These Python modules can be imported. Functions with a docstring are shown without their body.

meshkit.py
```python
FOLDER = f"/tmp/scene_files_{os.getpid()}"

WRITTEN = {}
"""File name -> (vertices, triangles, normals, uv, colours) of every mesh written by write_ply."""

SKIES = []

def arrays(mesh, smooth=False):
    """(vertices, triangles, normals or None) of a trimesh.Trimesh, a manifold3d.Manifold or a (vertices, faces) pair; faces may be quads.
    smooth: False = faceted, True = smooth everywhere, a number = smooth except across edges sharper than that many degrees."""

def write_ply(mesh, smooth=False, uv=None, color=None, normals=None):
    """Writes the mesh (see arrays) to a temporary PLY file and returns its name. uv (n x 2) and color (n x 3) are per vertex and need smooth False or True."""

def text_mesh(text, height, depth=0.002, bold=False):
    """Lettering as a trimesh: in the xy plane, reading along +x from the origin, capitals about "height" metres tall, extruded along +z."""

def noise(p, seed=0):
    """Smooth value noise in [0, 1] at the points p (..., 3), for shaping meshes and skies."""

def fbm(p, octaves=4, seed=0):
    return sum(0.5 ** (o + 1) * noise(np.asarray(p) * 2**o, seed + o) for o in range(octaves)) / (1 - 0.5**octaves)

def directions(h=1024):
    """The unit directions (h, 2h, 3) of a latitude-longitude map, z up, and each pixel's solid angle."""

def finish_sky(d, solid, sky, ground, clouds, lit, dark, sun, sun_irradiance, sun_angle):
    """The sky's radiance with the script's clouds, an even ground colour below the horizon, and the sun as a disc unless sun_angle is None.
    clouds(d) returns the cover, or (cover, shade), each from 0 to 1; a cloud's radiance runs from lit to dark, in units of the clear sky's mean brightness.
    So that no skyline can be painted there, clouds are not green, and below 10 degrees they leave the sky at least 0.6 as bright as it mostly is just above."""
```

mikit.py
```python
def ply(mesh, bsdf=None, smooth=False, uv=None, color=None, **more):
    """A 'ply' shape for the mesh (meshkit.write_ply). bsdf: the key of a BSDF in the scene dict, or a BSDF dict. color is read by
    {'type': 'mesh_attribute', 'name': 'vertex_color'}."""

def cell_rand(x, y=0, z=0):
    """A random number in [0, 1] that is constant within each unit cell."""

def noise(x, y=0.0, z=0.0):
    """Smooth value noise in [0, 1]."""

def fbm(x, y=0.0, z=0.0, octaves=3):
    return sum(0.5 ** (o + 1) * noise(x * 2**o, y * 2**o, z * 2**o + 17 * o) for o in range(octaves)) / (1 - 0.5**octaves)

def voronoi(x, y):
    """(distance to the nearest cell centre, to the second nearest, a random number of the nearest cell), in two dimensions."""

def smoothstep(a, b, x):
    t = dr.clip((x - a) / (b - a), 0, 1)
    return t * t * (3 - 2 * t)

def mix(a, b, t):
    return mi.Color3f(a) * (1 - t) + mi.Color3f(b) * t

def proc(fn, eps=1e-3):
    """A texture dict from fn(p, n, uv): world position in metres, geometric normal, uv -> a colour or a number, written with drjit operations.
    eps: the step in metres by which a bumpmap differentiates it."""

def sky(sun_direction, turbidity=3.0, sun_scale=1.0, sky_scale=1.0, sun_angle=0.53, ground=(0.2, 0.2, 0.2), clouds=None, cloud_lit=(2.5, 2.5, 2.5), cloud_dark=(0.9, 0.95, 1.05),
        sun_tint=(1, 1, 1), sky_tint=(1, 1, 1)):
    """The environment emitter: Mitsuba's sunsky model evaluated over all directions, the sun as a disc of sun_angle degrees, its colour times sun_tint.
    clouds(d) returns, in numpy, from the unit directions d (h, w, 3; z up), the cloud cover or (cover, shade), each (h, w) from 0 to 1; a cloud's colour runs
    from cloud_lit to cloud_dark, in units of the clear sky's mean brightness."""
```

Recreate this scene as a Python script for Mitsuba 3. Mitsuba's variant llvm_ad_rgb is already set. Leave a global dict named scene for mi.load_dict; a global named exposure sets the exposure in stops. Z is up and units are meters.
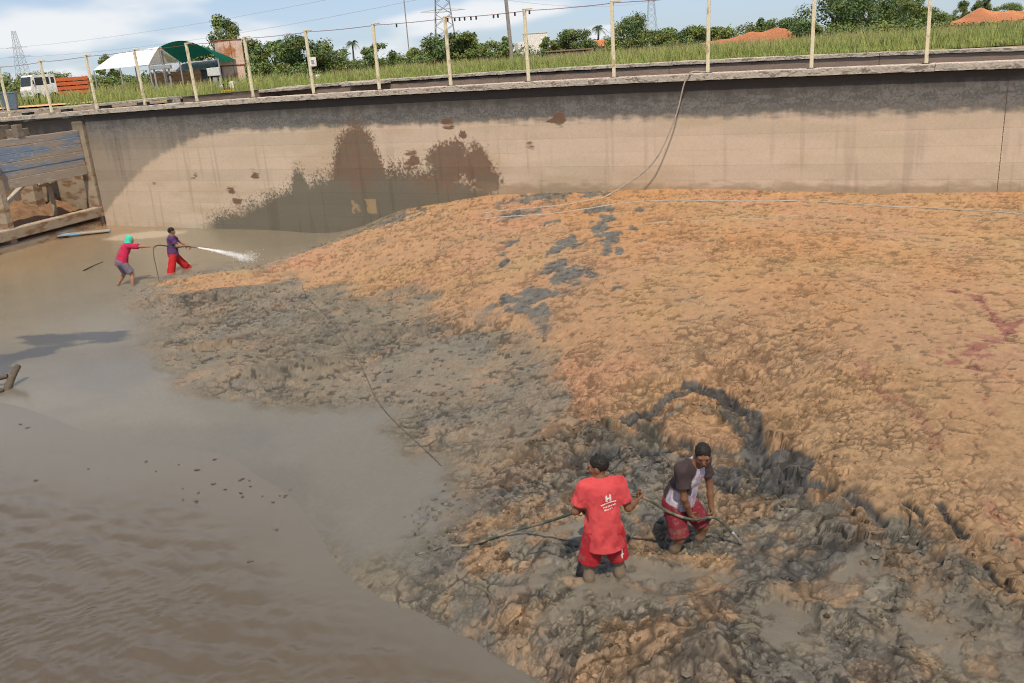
import math, numpy as np, trimesh, mitsuba as mi, mikit, meshkit
import manifold3d as m3
import drjit as dr
from scipy.interpolate import RBFInterpolator
from scipy.spatial import cKDTree
T4 = mi.ScalarTransform4f
scene, labels = {}, {}
exposure = 1.42
CAMZ, PITCH, ROLL = 5.63, 0.315, -0.0713
_fw = np.array([0, math.cos(PITCH), -math.sin(PITCH)]); _up = np.array([0, math.sin(PITCH), math.cos(PITCH)])
_up = _up * math.cos(ROLL) + np.array([1.0, 0, 0]) * -math.sin(ROLL)
scene['camera'] = {'type': 'perspective', 'fov': 60.71, 'fov_axis': 'x', 'near_clip': 0.1, 'far_clip': 3000.0,
                   'to_world': T4().look_at(origin=[0, 0, CAMZ], target=[0, float(_fw[1]), float(CAMZ + _fw[2])], up=_up.tolist())}

def clouds(d):
    z = np.maximum(d[..., 2], 0.0) + 0.16
    p = np.stack([d[..., 0] / z * 1.3, d[..., 1] / z * 1.3, 0 * z + 3.7], -1)
    a = meshkit.fbm(p * 1.1 + 5, 5, 3)
    b = meshkit.fbm(p * 0.35, 3, 9)
    c = np.clip((a * 0.7 + b * 0.3 - 0.44) / 0.14, 0, 1)
    cover = 0.14 + 0.78 * c * c * (3 - 2 * c)
    return cover, 0.18 * (1 - c)
scene['sky'] = mikit.sky([0.06, -0.75, 1.08], turbidity=3.0, sky_scale=1.25, clouds=clouds, cloud_lit=(2.9, 2.95, 3.0), cloud_dark=(1.9, 2.0, 2.15), ground=(0.25, 0.2, 0.15))

# ---------------------------------------------------------------- helpers
def put(key, mesh, bsdf, smooth=False, **k):
    base, n = key, 0
    while key in scene:
        n += 1; key = f'{base}_{n:03d}'
    scene[key] = mikit.ply(mesh, bsdf, smooth, **k)
    return key
def tag(key, label=None, cat=None, group=None, kind=None):
    d = labels.setdefault(key, {})
    for a, b in (('label', label), ('category', cat), ('group', group), ('kind', kind)):
        if b: d[a] = b
    return key
def numbered(name):
    used = {k.split('__')[0] for k in scene} | set(labels)
    key, n = name, 0
    while key in used:
        n += 1; key = f'{name}_{n:03d}'
    return key
def cat(*ms): return trimesh.util.concatenate([m for m in ms if m is not None])
def box(cx, cy, cz, sx, sy, sz, rz=0.0):
    m = trimesh.creation.box((sx, sy, sz))
    if rz: m.apply_transform(trimesh.transformations.rotation_matrix(rz, [0, 0, 1]))
    m.apply_translation((cx, cy, cz)); return m
def bev(sx, sy, sz, c=0.01):
    """a box with chamfered edges, centred"""
    x, y, z = sx / 2, sy / 2, sz / 2
    P = []
    for a in (-1, 1):
        for b in (-1, 1):
            for e in (-1, 1):
                P += [(a * (x - c), b * (y - c), e * z), (a * (x - c), b * y, e * (z - c)), (a * x, b * (y - c), e * (z - c))]
    return trimesh.convex.convex_hull(np.array(P))
def tube(pts, r, sides=8, caps=True):
    p = np.asarray(pts, float); r = np.broadcast_to(r, (len(p),)).astype(float)
    t = np.gradient(p, axis=0); t /= np.linalg.norm(t, axis=1, keepdims=True) + 1e-12
    a = np.zeros_like(p); ref = np.array([0, 0, 1.0]) if abs(t[0, 2]) < 0.9 else np.array([1.0, 0, 0])
    v = np.cross(t[0], ref); v /= np.linalg.norm(v)
    for i in range(len(p)):
        v = v - t[i] * (v @ t[i]); v /= np.linalg.norm(v); a[i] = v
    b = np.cross(t, a)
    an = np.arange(sides) * 2 * np.pi / sides
    V = p[:, None] + r[:, None, None] * (np.cos(an)[None, :, None] * a[:, None] + np.sin(an)[None, :, None] * b[:, None])
    n = len(p); V = V.reshape(-1, 3)
    i, j = np.meshgrid(np.arange(n - 1), np.arange(sides), indexing='ij')
    q = np.stack([i * sides + j, i * sides + (j + 1) % sides, (i + 1) * sides + (j + 1) % sides, (i + 1) * sides + j], -1).reshape(-1, 4)
    F = [q[:, [0, 1, 2]], q[:, [0, 2, 3]]]
    if caps:
        V = np.vstack([V, p[0], p[-1]]); k = np.arange(sides)
        F += [np.stack([(k + 1) % sides, k, 0 * k + n * sides], 1), np.stack([(n - 1) * sides + k, (n - 1) * sides + (k + 1) % sides, 0 * k + n * sides + 1], 1)]
    return trimesh.Trimesh(V, np.vstack(F), process=False)
def curve(pts, n=40):
    """a smooth line through the points"""
    from scipy.interpolate import PchipInterpolator, CubicSpline
    p = np.asarray(pts, float); s = np.r_[0, np.cumsum(np.linalg.norm(np.diff(p, axis=0), axis=1) ** 0.7)]
    return CubicSpline(s, p)(np.linspace(0, s[-1], n))
def seg_dist(x, y, P, closed=False):
    P = np.asarray(P, float); d = np.full(x.shape, 1e9)
    idx = range(len(P) if closed else len(P) - 1)
    for i in idx:
        a, b = P[i], P[(i + 1) % len(P)]; e = b - a
        t = np.clip(((x - a[0]) * e[0] + (y - a[1]) * e[1]) / (e @ e + 1e-12), 0, 1)
        d = np.minimum(d, (x - a[0] - t * e[0]) ** 2 + (y - a[1] - t * e[1]) ** 2)
    return np.sqrt(d)
def inside(x, y, P):
    P = np.asarray(P, float); c = np.zeros(x.shape, bool)
    for i in range(len(P)):
        (x0, y0), (x1, y1) = P[i - 1], P[i]
        m = (y0 > y) != (y1 > y)
        c ^= m & (x < (x1 - x0) * (y - y0) / (y1 - y0 + 1e-12) + x0)
    return c
def sdf(x, y, P):
    """signed distance to a plan polygon, positive inside"""
    d = seg_dist(x, y, P, True); return np.where(inside(x, y, P), d, -d)
def sst(a, b, x):
    t = np.clip((x - a) / (b - a), 0, 1); return t * t * (3 - 2 * t)
_tab = np.random.default_rng(77).random((512, 512)).astype(np.float32)
def nz(x, y, s, seed=0, o=1):
    """smooth value noise (o octaves) in plan, from a table; s metres a cell"""
    tot = 0
    for k in range(o):
        f = 2.0 ** k / s
        c, t = math.cos(.6 * k + .3), math.sin(.6 * k + .3)
        X = ((x * c + y * t) * f + seed * 37.7 + 11.3 * k).astype(np.float32); Y = ((-x * t + y * c) * f + seed * 91.1 + 5.9 * k).astype(np.float32)
        i, j = np.floor(X), np.floor(Y); u, v = X - i, Y - j
        i = i.astype(np.int32) & 511; j = j.astype(np.int32) & 511; i1, j1 = (i + 1) & 511, (j + 1) & 511
        u = u * u * (3 - 2 * u); v = v * v * (3 - 2 * v)
        a0 = _tab[i, j]; a1 = _tab[i, j1]
        tot = tot + 0.5 ** (k + 1) * ((a0 + (_tab[i1, j] - a0) * u) * (1 - v) + (a1 + (_tab[i1, j1] - a1) * u) * v)
    return (tot / (1 - 0.5 ** o)).astype(float)
def lin(r, g, b):
    c = np.array([r, g, b]) / 255.0
    return np.where(c < 0.04045, c / 12.92, ((c + 0.055) / 1.055) ** 2.4)
def mat(key, col, rough=0.8, **k):
    if callable(col): col = mikit.proc(col)
    elif not isinstance(col, dict): col = {'type': 'rgb', 'value': [float(c) for c in col]}
    b = {'type': 'principled', 'base_color': col, 'roughness': rough, 'specular': 0.3}
    b.update(k); scene[key] = {'type': 'twosided', 'bsdf': b}
    return key
def bumpy(key, fn, scale, eps=0.004):
    b = scene[key]['bsdf']
    scene[key] = {'type': 'twosided', 'bsdf': {'type': 'bumpmap', 'arbitrary': mikit.proc(fn, eps), 'scale': scale, 'bsdf': b}}

# the tank wall's line: u metres along it, off metres towards the camera
P0 = np.array([-21.045, 39.192]); AZ = -0.481
TU = np.array([math.cos(AZ), math.sin(AZ)]); NO = np.array([math.sin(AZ), -math.cos(AZ)])
def onwall(u, z, off=0.0): q = P0 + TU * u + NO * off; return np.array([q[0], q[1], z])
def rim_z(u): return 4.86 - 0.215 * ((u - 21.5) / 20.0) ** 2      # the rim has settled a little towards both ends
WALL_OFF = 0.10
# ---------------------------------------------------------------- the mud: zones of the bed in plan (metres)
CRUST = [(-4.01, 28.32), (-4.84, 27.16), (-6.13, 25.72), (-7.13, 24.93), (-9.17, 25.31), (-9.55, 24.69), (-8.47, 23.57), (-5.78, 22.77), (-3.88, 20.99), (-1.74, 18.94), (-0.78, 16.19), (0.11, 13.8), (0.79, 11.87), (1.25, 10.93), (1.66, 10.95), (2.48, 11.58), (3.03, 11.21), (3.07, 10.32), (2.97, 9.62), (3.17, 8.96), (3.5, 8.33), (3.85, 7.79), (4.09, 7.36), (4.21, 6.95), (4.26, 6.4), (4.6, 5.25), (8.42, 6.44), (26.0, 27.0), (15.5, 24.6), (14.0, 25.0), (11.0, 27.0), (7.4, 28.5), (4.8, 29.8), (0.8, 31.7), (-2.4, 31.2)]
HC = [(-4.07, 28.79, 0.72), (-3.5, 29.86, 0.9), (-0.37, 28.32, 1.42), (1.68, 27.51, 1.52), (3.55, 26.25, 1.6), (5.93, 24.99, 1.64), (9.28, 23.21, 1.55), (12.63, 21.56, 1.58), (16.17, 20.01, 1.6), (22.97, 19.85, 1.6), (2.03, 18.55, 1.3), (-0.65, 22.68, 1.1), (-2.29, 23.16, 0.85), (5.75, 16.68, 1.45), (9.05, 15.52, 1.47), (3.06, 13.49, 1.2), (5.46, 11.58, 1.32), (6.1, 9.74, 1.25), (1.48, 13.95, 1.0), (3.75, 9.94, .98), (3.16, 11.44, .9), (1.71, 11.26, 0.8), (3.98, 8.21, .84), (4.34, 6.94, 0.8), (4.29, 6.45, 0.75), (0.12, 14.11, 0.78), (-1.24, 17.54, 0.7), (-4.34, 23.9, 0.5), (-6.78, 24.7, 0.35), (-9.13, 25.17, 0.2), (-4.04, 21.95, 0.45), (0.8, 12.02, 0.73), (5.24, 5.7, 0.8), (9.12, 9.28, 1.2), (-1.94, 13.64, 0.3), (-4.46, 17.64, 0.25)]
HP = [(-5.78, 31.7, 0.06), (-4.44, 30.15, 0.5), (-3.73, 30.35, 0.8), (-8.4, 32.75, 0.05), (-10.1, 33.46, 0.04), (-14.88, 35.33, 0.03), (-16.34, 36.11, 0.03), (-14.75, 33.04, 0.03), (-9.19, 30.13, 0.04), (-7.0, 29.65, 0.05), (-5.6, 29.61, 0.2), (-7.15, 26.12, 0.2), (-9.48, 26.21, 0.1), (-10.1, 26.22, 0.08), (-11.04, 24.73, 0.06), (-13.44, 24.03, 0.04), (-17.77, 30.54, 0.04), (-15.72, 30.67, 0.04), (-14.45, 24.34, 0.03), (-11.45, 21.6, 0.03), (-11.97, 19.71, 0.02), (-19.73, 25.76, 0.03), (-13.62, 15.65, -0.02), (-8.94, 25.03, 0.16), (-5.79, 22.82, 0.36), (-1.82, 19.73, 0.6), (-1.21, 16.61, 0.55), (0.09, 13.51, 0.55), (0.78, 11.97, 0.68), (-4.59, 18.29, 0.28), (-6.87, 20.02, 0.16), (-8.27, 19.88, 0.06), (-5.93, 15.56, 0.14), (-3.94, 15.11, 0.16), (-3.08, 14.3, 0.12), (-1.96, 13.77, 0.25), (-0.73, 12.19, 0.3), (-0.28, 11.08, 0.3), (0.6, 11.5, 0.6), (-3.4, 12.46, 0.05), (-4.45, 13.45, 0.03), (-1.65, 10.49, 0.1), (-2.11, 9.15, 0.06), (-1.49, 8.97, 0.12), (-5.2, 13.2, 0.02), (-0.97, 7.79, 0.0), (-1.84, 8.39, 0.0), (-2.34, 9.06, 0.0), (-2.96, 10.32, 0.0), (0.08, 6.84, 0.0), (-0.34, 7.29, 0.0), (-3.97, 11.63, 0.0), (-5.03, 12.65, 0.0), (-7.0, 13.55, 0.0), (-9.79, 15.63, 0.0), (0.54, 6.31, 0.0), (-2.56, 8.17, -0.3), (0.74, 7.92, 0.42), (1.59, 8.39, 0.36), (1.67, 7.36, 0.42), (0.41, 9.11, 0.42), (-0.53, 8.53, 0.32), (-0.87, 8.24, 0.15), (-0.12, 7.48, 0.25), (0.25, 7.04, 0.2), (2.83, 7.88, 0.45), (3.36, 6.73, 0.5), (3.91, 5.8, 0.55), (1.01, 6.43, 0.5), (3.22, 9.81, 0.66), (2.77, 11.01, 0.66), (3.59, 8.51, 0.7), (4.07, 6.36, 0.6), (1.7, 11.2, 0.64), (1.33, 5.89, 0.5), (3.35, 5.06, 0.5), (5.11, 5.45, 0.55), (7.44, 7.2, 0.5), (-5.95, 8.2, -0.6), (-5.71, 10.35, -0.4), (-7.94, 12.07, -0.25), (-4.02, 9.24, -0.4), (-6.44, 12.21, -0.1), (-4.51, 10.89, -0.2), (-10.35, 11.11, -0.5), (-1.37, 7.06, -0.5), (-5.05, 6.51, -0.6), (-3.29, 6.83, -0.6)]
ISLAND = [(1.86, 10.92), (2.03, 11.31), (2.48, 11.50), (2.76, 11.17), (2.97, 10.34), (2.8, 10.0), (2.53, 10.29), (2.24, 10.45)]
POND = [(-15.06, 35.29), (-5.79, 31.76), (-5.81, 29.74), (-7.45, 26.65), (-9.6, 26.11), (-11.39, 24.53), (-8.83, 20.11), (-10.39, 19.35), (-18.8, 22.54), (-32.43, 40.6), (-16.7, 32.75)]
SLURRY = [(-6.05, 15.32), (-4.69, 14.43), (-3.17, 13.88), (-2.16, 13.27), (-1.3, 11.45), (-0.69, 10.16), (-0.92, 9.44), (-1.74, 9.04), (-2.26, 8.94), (-2.96, 10.32), (-3.97, 11.63), (-6.1, 13.4), (-9.64, 15.36), (-13.57, 15.59), (-18.08, 21.57), (-12.7, 21.07), (-10.02, 21.24), (-7.94, 18.35)]
DARKPOOL = [(-12.23, 17.78), (-11.45, 18.73), (-11.21, 20.07), (-10.08, 19.43), (-9.42, 19.5), (-9.88, 18.73), (-10.38, 18.17), (-10.9, 17.69)]
ROUGHNEAR = [(-1.18, 9.72), (-0.56, 10.81), (0.61, 11.68), (1.76, 11.6), (3.17, 10.5), (4.5, 6.76), (5.76, 5.32), (4.48, 3.85), (0.17, 6.0), (-0.05, 7.0), (-0.64, 7.55), (-1.43, 8.39)]
PATCH = [(-4.3, 28.9, 1.5, .9), (0.53, 17.0, 0.43, 0.54), (0.62, 16.01, 0.17, 0.7), (1.42, 17.91, 0.41, 0.51), (1.15, 18.53, 0.17, 0.36), (2.52, 20.35, 0.23, 0.65), (2.38, 21.6, 0.19, 0.61), (1.15, 26.85, 0.95, 0.55), (2.7, 26.36, 0.4, 0.53), (0.47, 24.88, 0.62, 0.4), (2.67, 24.01, 0.37, 0.44), (1.62, 20.89, 0.12, 0.46), (1.15, 20.14, 0.21, 0.32), (2.53, 19.07, 0.09, 0.38), (1.07, 18.94, 0.2, 0.28), (3.15, 21.32, 0.07, 0.36), (-0.07, 17.33, 0.12, 0.24), (-0.38, 17.17, 0.08, 0.16), (-1.52, 16.08, 0.1, 0.42), (-2.94, 17.33, 0.17, 0.48), (-2.39, 17.98, 0.09, 0.35), (2.75, 22.51, 0.17, 0.33), (3.65, 23.17, 0.1, 0.21)]
VEIN = [[(7.29, 13.84), (7.49, 13.42), (7.38, 12.92), (7.12, 12.04), (6.95, 11.6)], [(5.89, 11.31), (6.15, 11.42), (6.43, 11.41), (6.7, 11.52), (7.13, 11.79), (7.53, 12.19)], [(5.92, 10.96), (6.2, 11.24), (6.53, 11.34)], [(4.94, 11.52), (4.79, 11.0), (4.78, 10.5), (4.87, 10.13), (4.9, 9.65), (4.82, 9.12)], [(5.77, 10.05), (5.69, 9.57), (5.4, 9.25)], [(4.81, 7.96), (4.78, 7.63), (4.8, 7.42)], [(4.99, 14.95), (4.93, 13.97), (4.81, 13.02)], [(5.57, 14.12), (5.48, 13.24), (5.42, 12.7)]]

def rbf(P, s=0.02):
    P = np.array(P); return RBFInterpolator(P[:, :2], P[:, 2], kernel='thin_plate_spline', smoothing=s, neighbors=24)
FC, FP = rbf(HC), rbf(HP)
def on_grid(f, x, y, step=0.25):
    """the slow interpolant on a coarse lattice, then bilinear"""
    from scipy.interpolate import RegularGridInterpolator
    gx = np.arange(-45, 32, step); gy = np.arange(2.0, 52, step)
    if f not in _cache:
        X, Y = np.meshgrid(gx, gy, indexing='ij')
        from scipy.ndimage import gaussian_filter
        _cache[f] = RegularGridInterpolator((gx, gy), gaussian_filter(f(np.stack([X.ravel(), Y.ravel()], 1)).reshape(X.shape), 1.2), bounds_error=False, fill_value=None)
    return _cache[f](np.stack([x, y], -1))
_cache = {}
BOUNDS, NEARB = (-60, 30, -12, 55), (-26, 12, -8, 26)      # in the wall's own axes; beyond NEARB the small clods are below a pixel
def jitter_pts(seed, cell, ax, x0, x1, y0, y1):
    r = np.random.default_rng(seed)
    gx, gy = np.meshgrid(np.arange(x0, x1, cell * ax, dtype=np.float32), np.arange(y0, y1, cell, dtype=np.float32))
    return np.stack([gx.ravel() / ax + r.uniform(-.48, .48, gx.size) * cell, gy.ravel() + r.uniform(-.48, .48, gx.size) * cell], 1), r.uniform(0, 1, gx.size)
def voro(x, y, cell, seed, ax=1.0, warp=0.35):
    """distance to the plate's edge (m), the plate's random number and its tilt; plates are stretched ax times along the wall"""
    c, s = TU
    wx = x + cell * warp * (nz(x, y, cell * .7, seed + 1, 3) - .5) * 2; wy = y + cell * warp * (nz(x, y, cell * .7, seed + 2, 3) - .5) * 2
    X, Y = (wx * c + wy * s) / ax, -wx * s + wy * c
    if seed not in _cache:
        P, R = jitter_pts(seed, cell, ax, *(BOUNDS if cell > .15 else NEARB))
        _cache[seed] = (cKDTree(P, balanced_tree=False, compact_nodes=False), P, R)
    T, P, R = _cache[seed]; Q = np.stack([X, Y], 1)
    d, i = T.query(Q, k=3, distance_upper_bound=6 * cell); i = np.minimum(i, len(R) - 1)
    p0 = P[i[:, 0]]; e = np.full(len(x), 9.0)
    for k in (1, 2):
        pk = P[i[:, k]]; m = pk - p0; L = np.linalg.norm(m, axis=1) + 1e-9
        e = np.minimum(e, np.where(np.isfinite(d[:, k]), ((p0 + pk) / 2 - Q)[:, 0] * m[:, 0] / L + ((p0 + pk) / 2 - Q)[:, 1] * m[:, 1] / L, 9.0))
    r = R[i[:, 0]]; th = r * 977.0
    tilt = ((Q - p0)[:, 0] * np.cos(th) + (Q - p0)[:, 1] * np.sin(th)) * ((r * 131.7) % 1.0)
    return np.where(e > 8, cell, e), r, np.where(e > 8, 0, tilt)

def mud_fields(x, y, fine=True):
    """height and what the mud is made of at the plan points"""
    hc, hp = on_grid(FC, x, y), on_grid(FP, x, y)
    wob = (nz(x, y, .8, 11, 3) - .5) * .75 + (nz(x, y, .22, 12, 2) - .5) * .26
    dc = sdf(x, y, CRUST)
    sharp = sst(0.3, 1.2, x) * sst(15.5, 12.5, y) + sst(4.0, 4.6, x)
    sharp = np.clip(sharp, 0, 1)
    soft = (nz(x, y, 2.2, 21, 4) - .5) * 3.0 * (1 - sharp)
    broken = sharp * sst(3.05, 3.5, x) * sst(.3, .6, nz(x, y, .9, 22, 2) + .25)      # further along the cut has slumped
    w = (0.28 + .35 * sst(.35, .7, nz(x, y, .5, 23, 3)) + .55 * broken) * sharp + 0.9 * (1 - sharp)
    di = sdf(x, y, ISLAND) + wob * .35
    isl = sst(-.04, .12, di)
    mc = sst(-w, w, dc + wob * (.75 * sharp + .8 * (1 - sharp)) + (nz(x, y, .5, 24, 4) - .5) * 1.1 * broken + soft)
    hc = hc - sharp * np.exp(-np.clip(dc, 0, 9) / .45) * (.02 + .16 * sst(.4, .75, nz(x, y, .45, 25, 3)))
    h = hp * (1 - mc) + hc * mc
    h = np.where(isl > .001, np.maximum(h, hp + (0.72 - hp) * isl), h)
    crust = np.maximum(mc, isl)
    scarp = 4 * mc * (1 - mc) * sharp + 2.2 * isl * (1 - isl)
    pond, slur = sst(-.7, .5, sdf(x, y, POND) + wob * 1.6), sst(-.5, .45, sdf(x, y, SLURRY) + wob * 1.2)
    shore = sst(.10, .03, hp + (nz(x, y, .7, 26, 3) - .5) * .06) * sst(-1.6, -3.2, x)
    flat = np.clip(np.maximum.reduce([pond, slur, shore]), 0, 1) * (1 - crust)
    near = sst(-.5, .5, sdf(x, y, ROUGHNEAR) + wob * 1.2) * (1 - crust)
    return dict(h=h, hp=hp, crust=crust, scarp=np.clip(scarp, 0, 1), pond=pond, slur=slur, flat=flat, near=near, sharp=sharp, wob=wob, dc=dc, isl=isl, broken=broken)

def mud_surface(x, y):
    f = mud_fields(x, y); h, crust, flat, near = f['h'].copy(), f['crust'], f['flat'], f['near']
    n1, n2, n3 = nz(x, y, 3.1, 31, 4), nz(x, y, .9, 32, 3), nz(x, y, .28, 33, 3)
    grey = (1 - crust) * (1 - flat)
    d_scarp = np.clip(1 - np.abs(f['dc']) / 2.4, 0, 1) * np.clip(f['sharp'], 0, 1)
    lump = np.clip(d_scarp * 1.25 + .5 * sst(.55, .7, n1), 0, 1)         # the crust breaks up towards the cut
    pebbly = sst(.40, .58, nz(x, y, 1.7, 49, 4))
    still = (1 - .97 * flat)
    far = sst(8.5, 18, y)
    k_far = (crust * (.6 + .4 * lump) + grey * (.28 + .5 * pebbly) + near * .22) * still
    k_near = (crust * (.10 + .8 * lump) + grey * (.10 + .42 * pebbly) + near * .9) * still
    # plates parted by cracks, of four sizes; a crack opens and closes along its way
    e1, r1, t1 = voro(x, y, .55, 41, 1.7, .35); e2, r2, t2 = voro(x, y, .24, 42, 1.6, .4); e3, r3, t3 = voro(x, y, .115, 43, 1.4, .35); e4, r4, t4 = voro(x, y, .055, 44, 1.3, .3)
    def crack(e, w, sc, seed, dens):
        g = np.clip((nz(x, y, sc, seed, 3) - dens) / .16, 0, 1.6)
        ww = 1e-6 + w * g * (.5 + nz(x, y, sc * .35, seed + 1, 2)); gg = np.clip(g * 3, 0, 1); return sst(ww, ww * .45, e) * gg, sst(ww * 2.4, 0, e) * gg
    c1, d1 = crack(e1, .026 + .016 * far, .7, 301, .54); c2, d2 = crack(e2, .016 + .014 * far, .5, 311, .54 - .06 * lump)
    c3, d3 = crack(e3, .013 + .004 * far + .004 * near, .3, 321, .50 - .05 * near - .05 * lump); c4, d4 = crack(e4, .008 + .006 * far, .16, 331, .50 - .05 * near)
    tilts = np.clip(lump * crust + near * 1.0 + grey * pebbly * .4, 0, 1) * still
    h += -.032 * k_far * d1 - .024 * k_far * d2 - .016 * k_near * d3 - .008 * k_near * d4
    h += tilts * (t1 * .03 + (r1 - .5) * .010 + t2 * (.11 - .06 * near) + (r2 - .5) * (.014 - .007 * near) + t3 * (.17 - .07 * near) + (r3 - .5) * .006 + t4 * (.2 - .08 * near) + (r4 - .5) * .003)
    h += (n2 - .5) * .10 * (crust * (.28 + .45 * lump) + grey * .22 + near * .45) * still + (n3 - .5) * (.03 - .012 * near) * k_near + (nz(x, y, .12, 58, 3) - .5) * .015 * k_near + (nz(x, y, .033, 59, 1) - .5) * .006 * tilts
    Xw, Yw = x * TU[0] + y * TU[1], -x * TU[1] + y * TU[0]
    ff = sst(.655, .68, nz(Xw / 1.7, Yw, .15, 362, 4)) * sst(.38, .5, nz(x, y, 2.2, 363, 3)) * far * still; ff2 = sst(.668, .695, nz(Xw / 1.5, Yw, .095, 364, 4)) * still * sst(6, 11, y)
    h -= .014 * ff * crust + .009 * ff2 * (crust + grey)
    fl = sst(.60, .66, nz(x, y, .13, 360, 4)); fl2 = sst(.62, .69, nz(x, y, .055, 361, 3))
    h -= k_near * (.014 * fl + .006 * fl2)
    ero = np.abs(2 * nz(x, y, 1.0, 51, 4) - 1)
    h += near * (-.03 * sst(.12, .0, ero) + .03 * sst(.48, .62, nz(x, y, .8, 52, 3)))
    h += f['scarp'] * ((nz(x, y, .22, 53, 3) - .5) * .10 + t2 * .4)
    cutd = np.zeros_like(x)
    for P, wd, dp in TRENCH:
        d = seg_dist(x, y, P) + (nz(x, y, .3, 371, 4) - .5) * wd * 2.2; g = sst(wd * 2.0, wd * .2, d); g = g * sst(.30, .46, nz(x, y, .55, 374, 3) + .12 * (wd > .05)); cutd = np.maximum(cutd, g); h -= dp * .8 * g * (.7 + .6 * nz(x, y, .2, 372, 2))
    for px, py, rr, dp in POCKETS:
        g = sst(1.25, .6, np.hypot((x - px) / rr[0], (y - py) / rr[1]) + (nz(x, y, .35, 373, 4) - .5) * 1.1); cutd = np.maximum(cutd, g * .95); h -= dp * g
    # heaps of turned sludge along the slurry's edge
    heap = np.zeros_like(x)
    for (px, py, L, ang, hh) in HEAPS:
        ca, sa = math.cos(ang), math.sin(ang); X, Y = (x - px) * ca + (y - py) * sa, -(x - px) * sa + (y - py) * ca
        g = np.exp(-(X / L) ** 4 - (Y / (.26 * L)) ** 2); h += hh * g * (.45 + .55 * nz(x, y, .3, 54, 3) + .5 * nz(x, y, .1, 55, 3)); heap = np.maximum(heap, g)
    # wading has churned puddles into the pit
    pud = np.zeros_like(x)
    for (px, py, rx, ry) in PUDDLES:
        g = sst(1.2, .85, np.hypot((x - px) / rx, (y - py) / ry) + (nz(x, y, .45, 56, 4) - .5) * 1.5); pud = np.maximum(pud, g * (1 - crust) * (.35 + .65 * sst(.40, .52, nz(x, y, .16, 58, 4))))
    hpud = f['hp'] - .03 + (nz(x, y, .3, 57, 3) - .5) * .03
    h = h * (1 - pud) + hpud * pud
    for px, py, r, dp in HOLES:
        h -= dp * np.exp(-((x - px) ** 2 + (y - py) ** 2) / (r * r))
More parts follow.
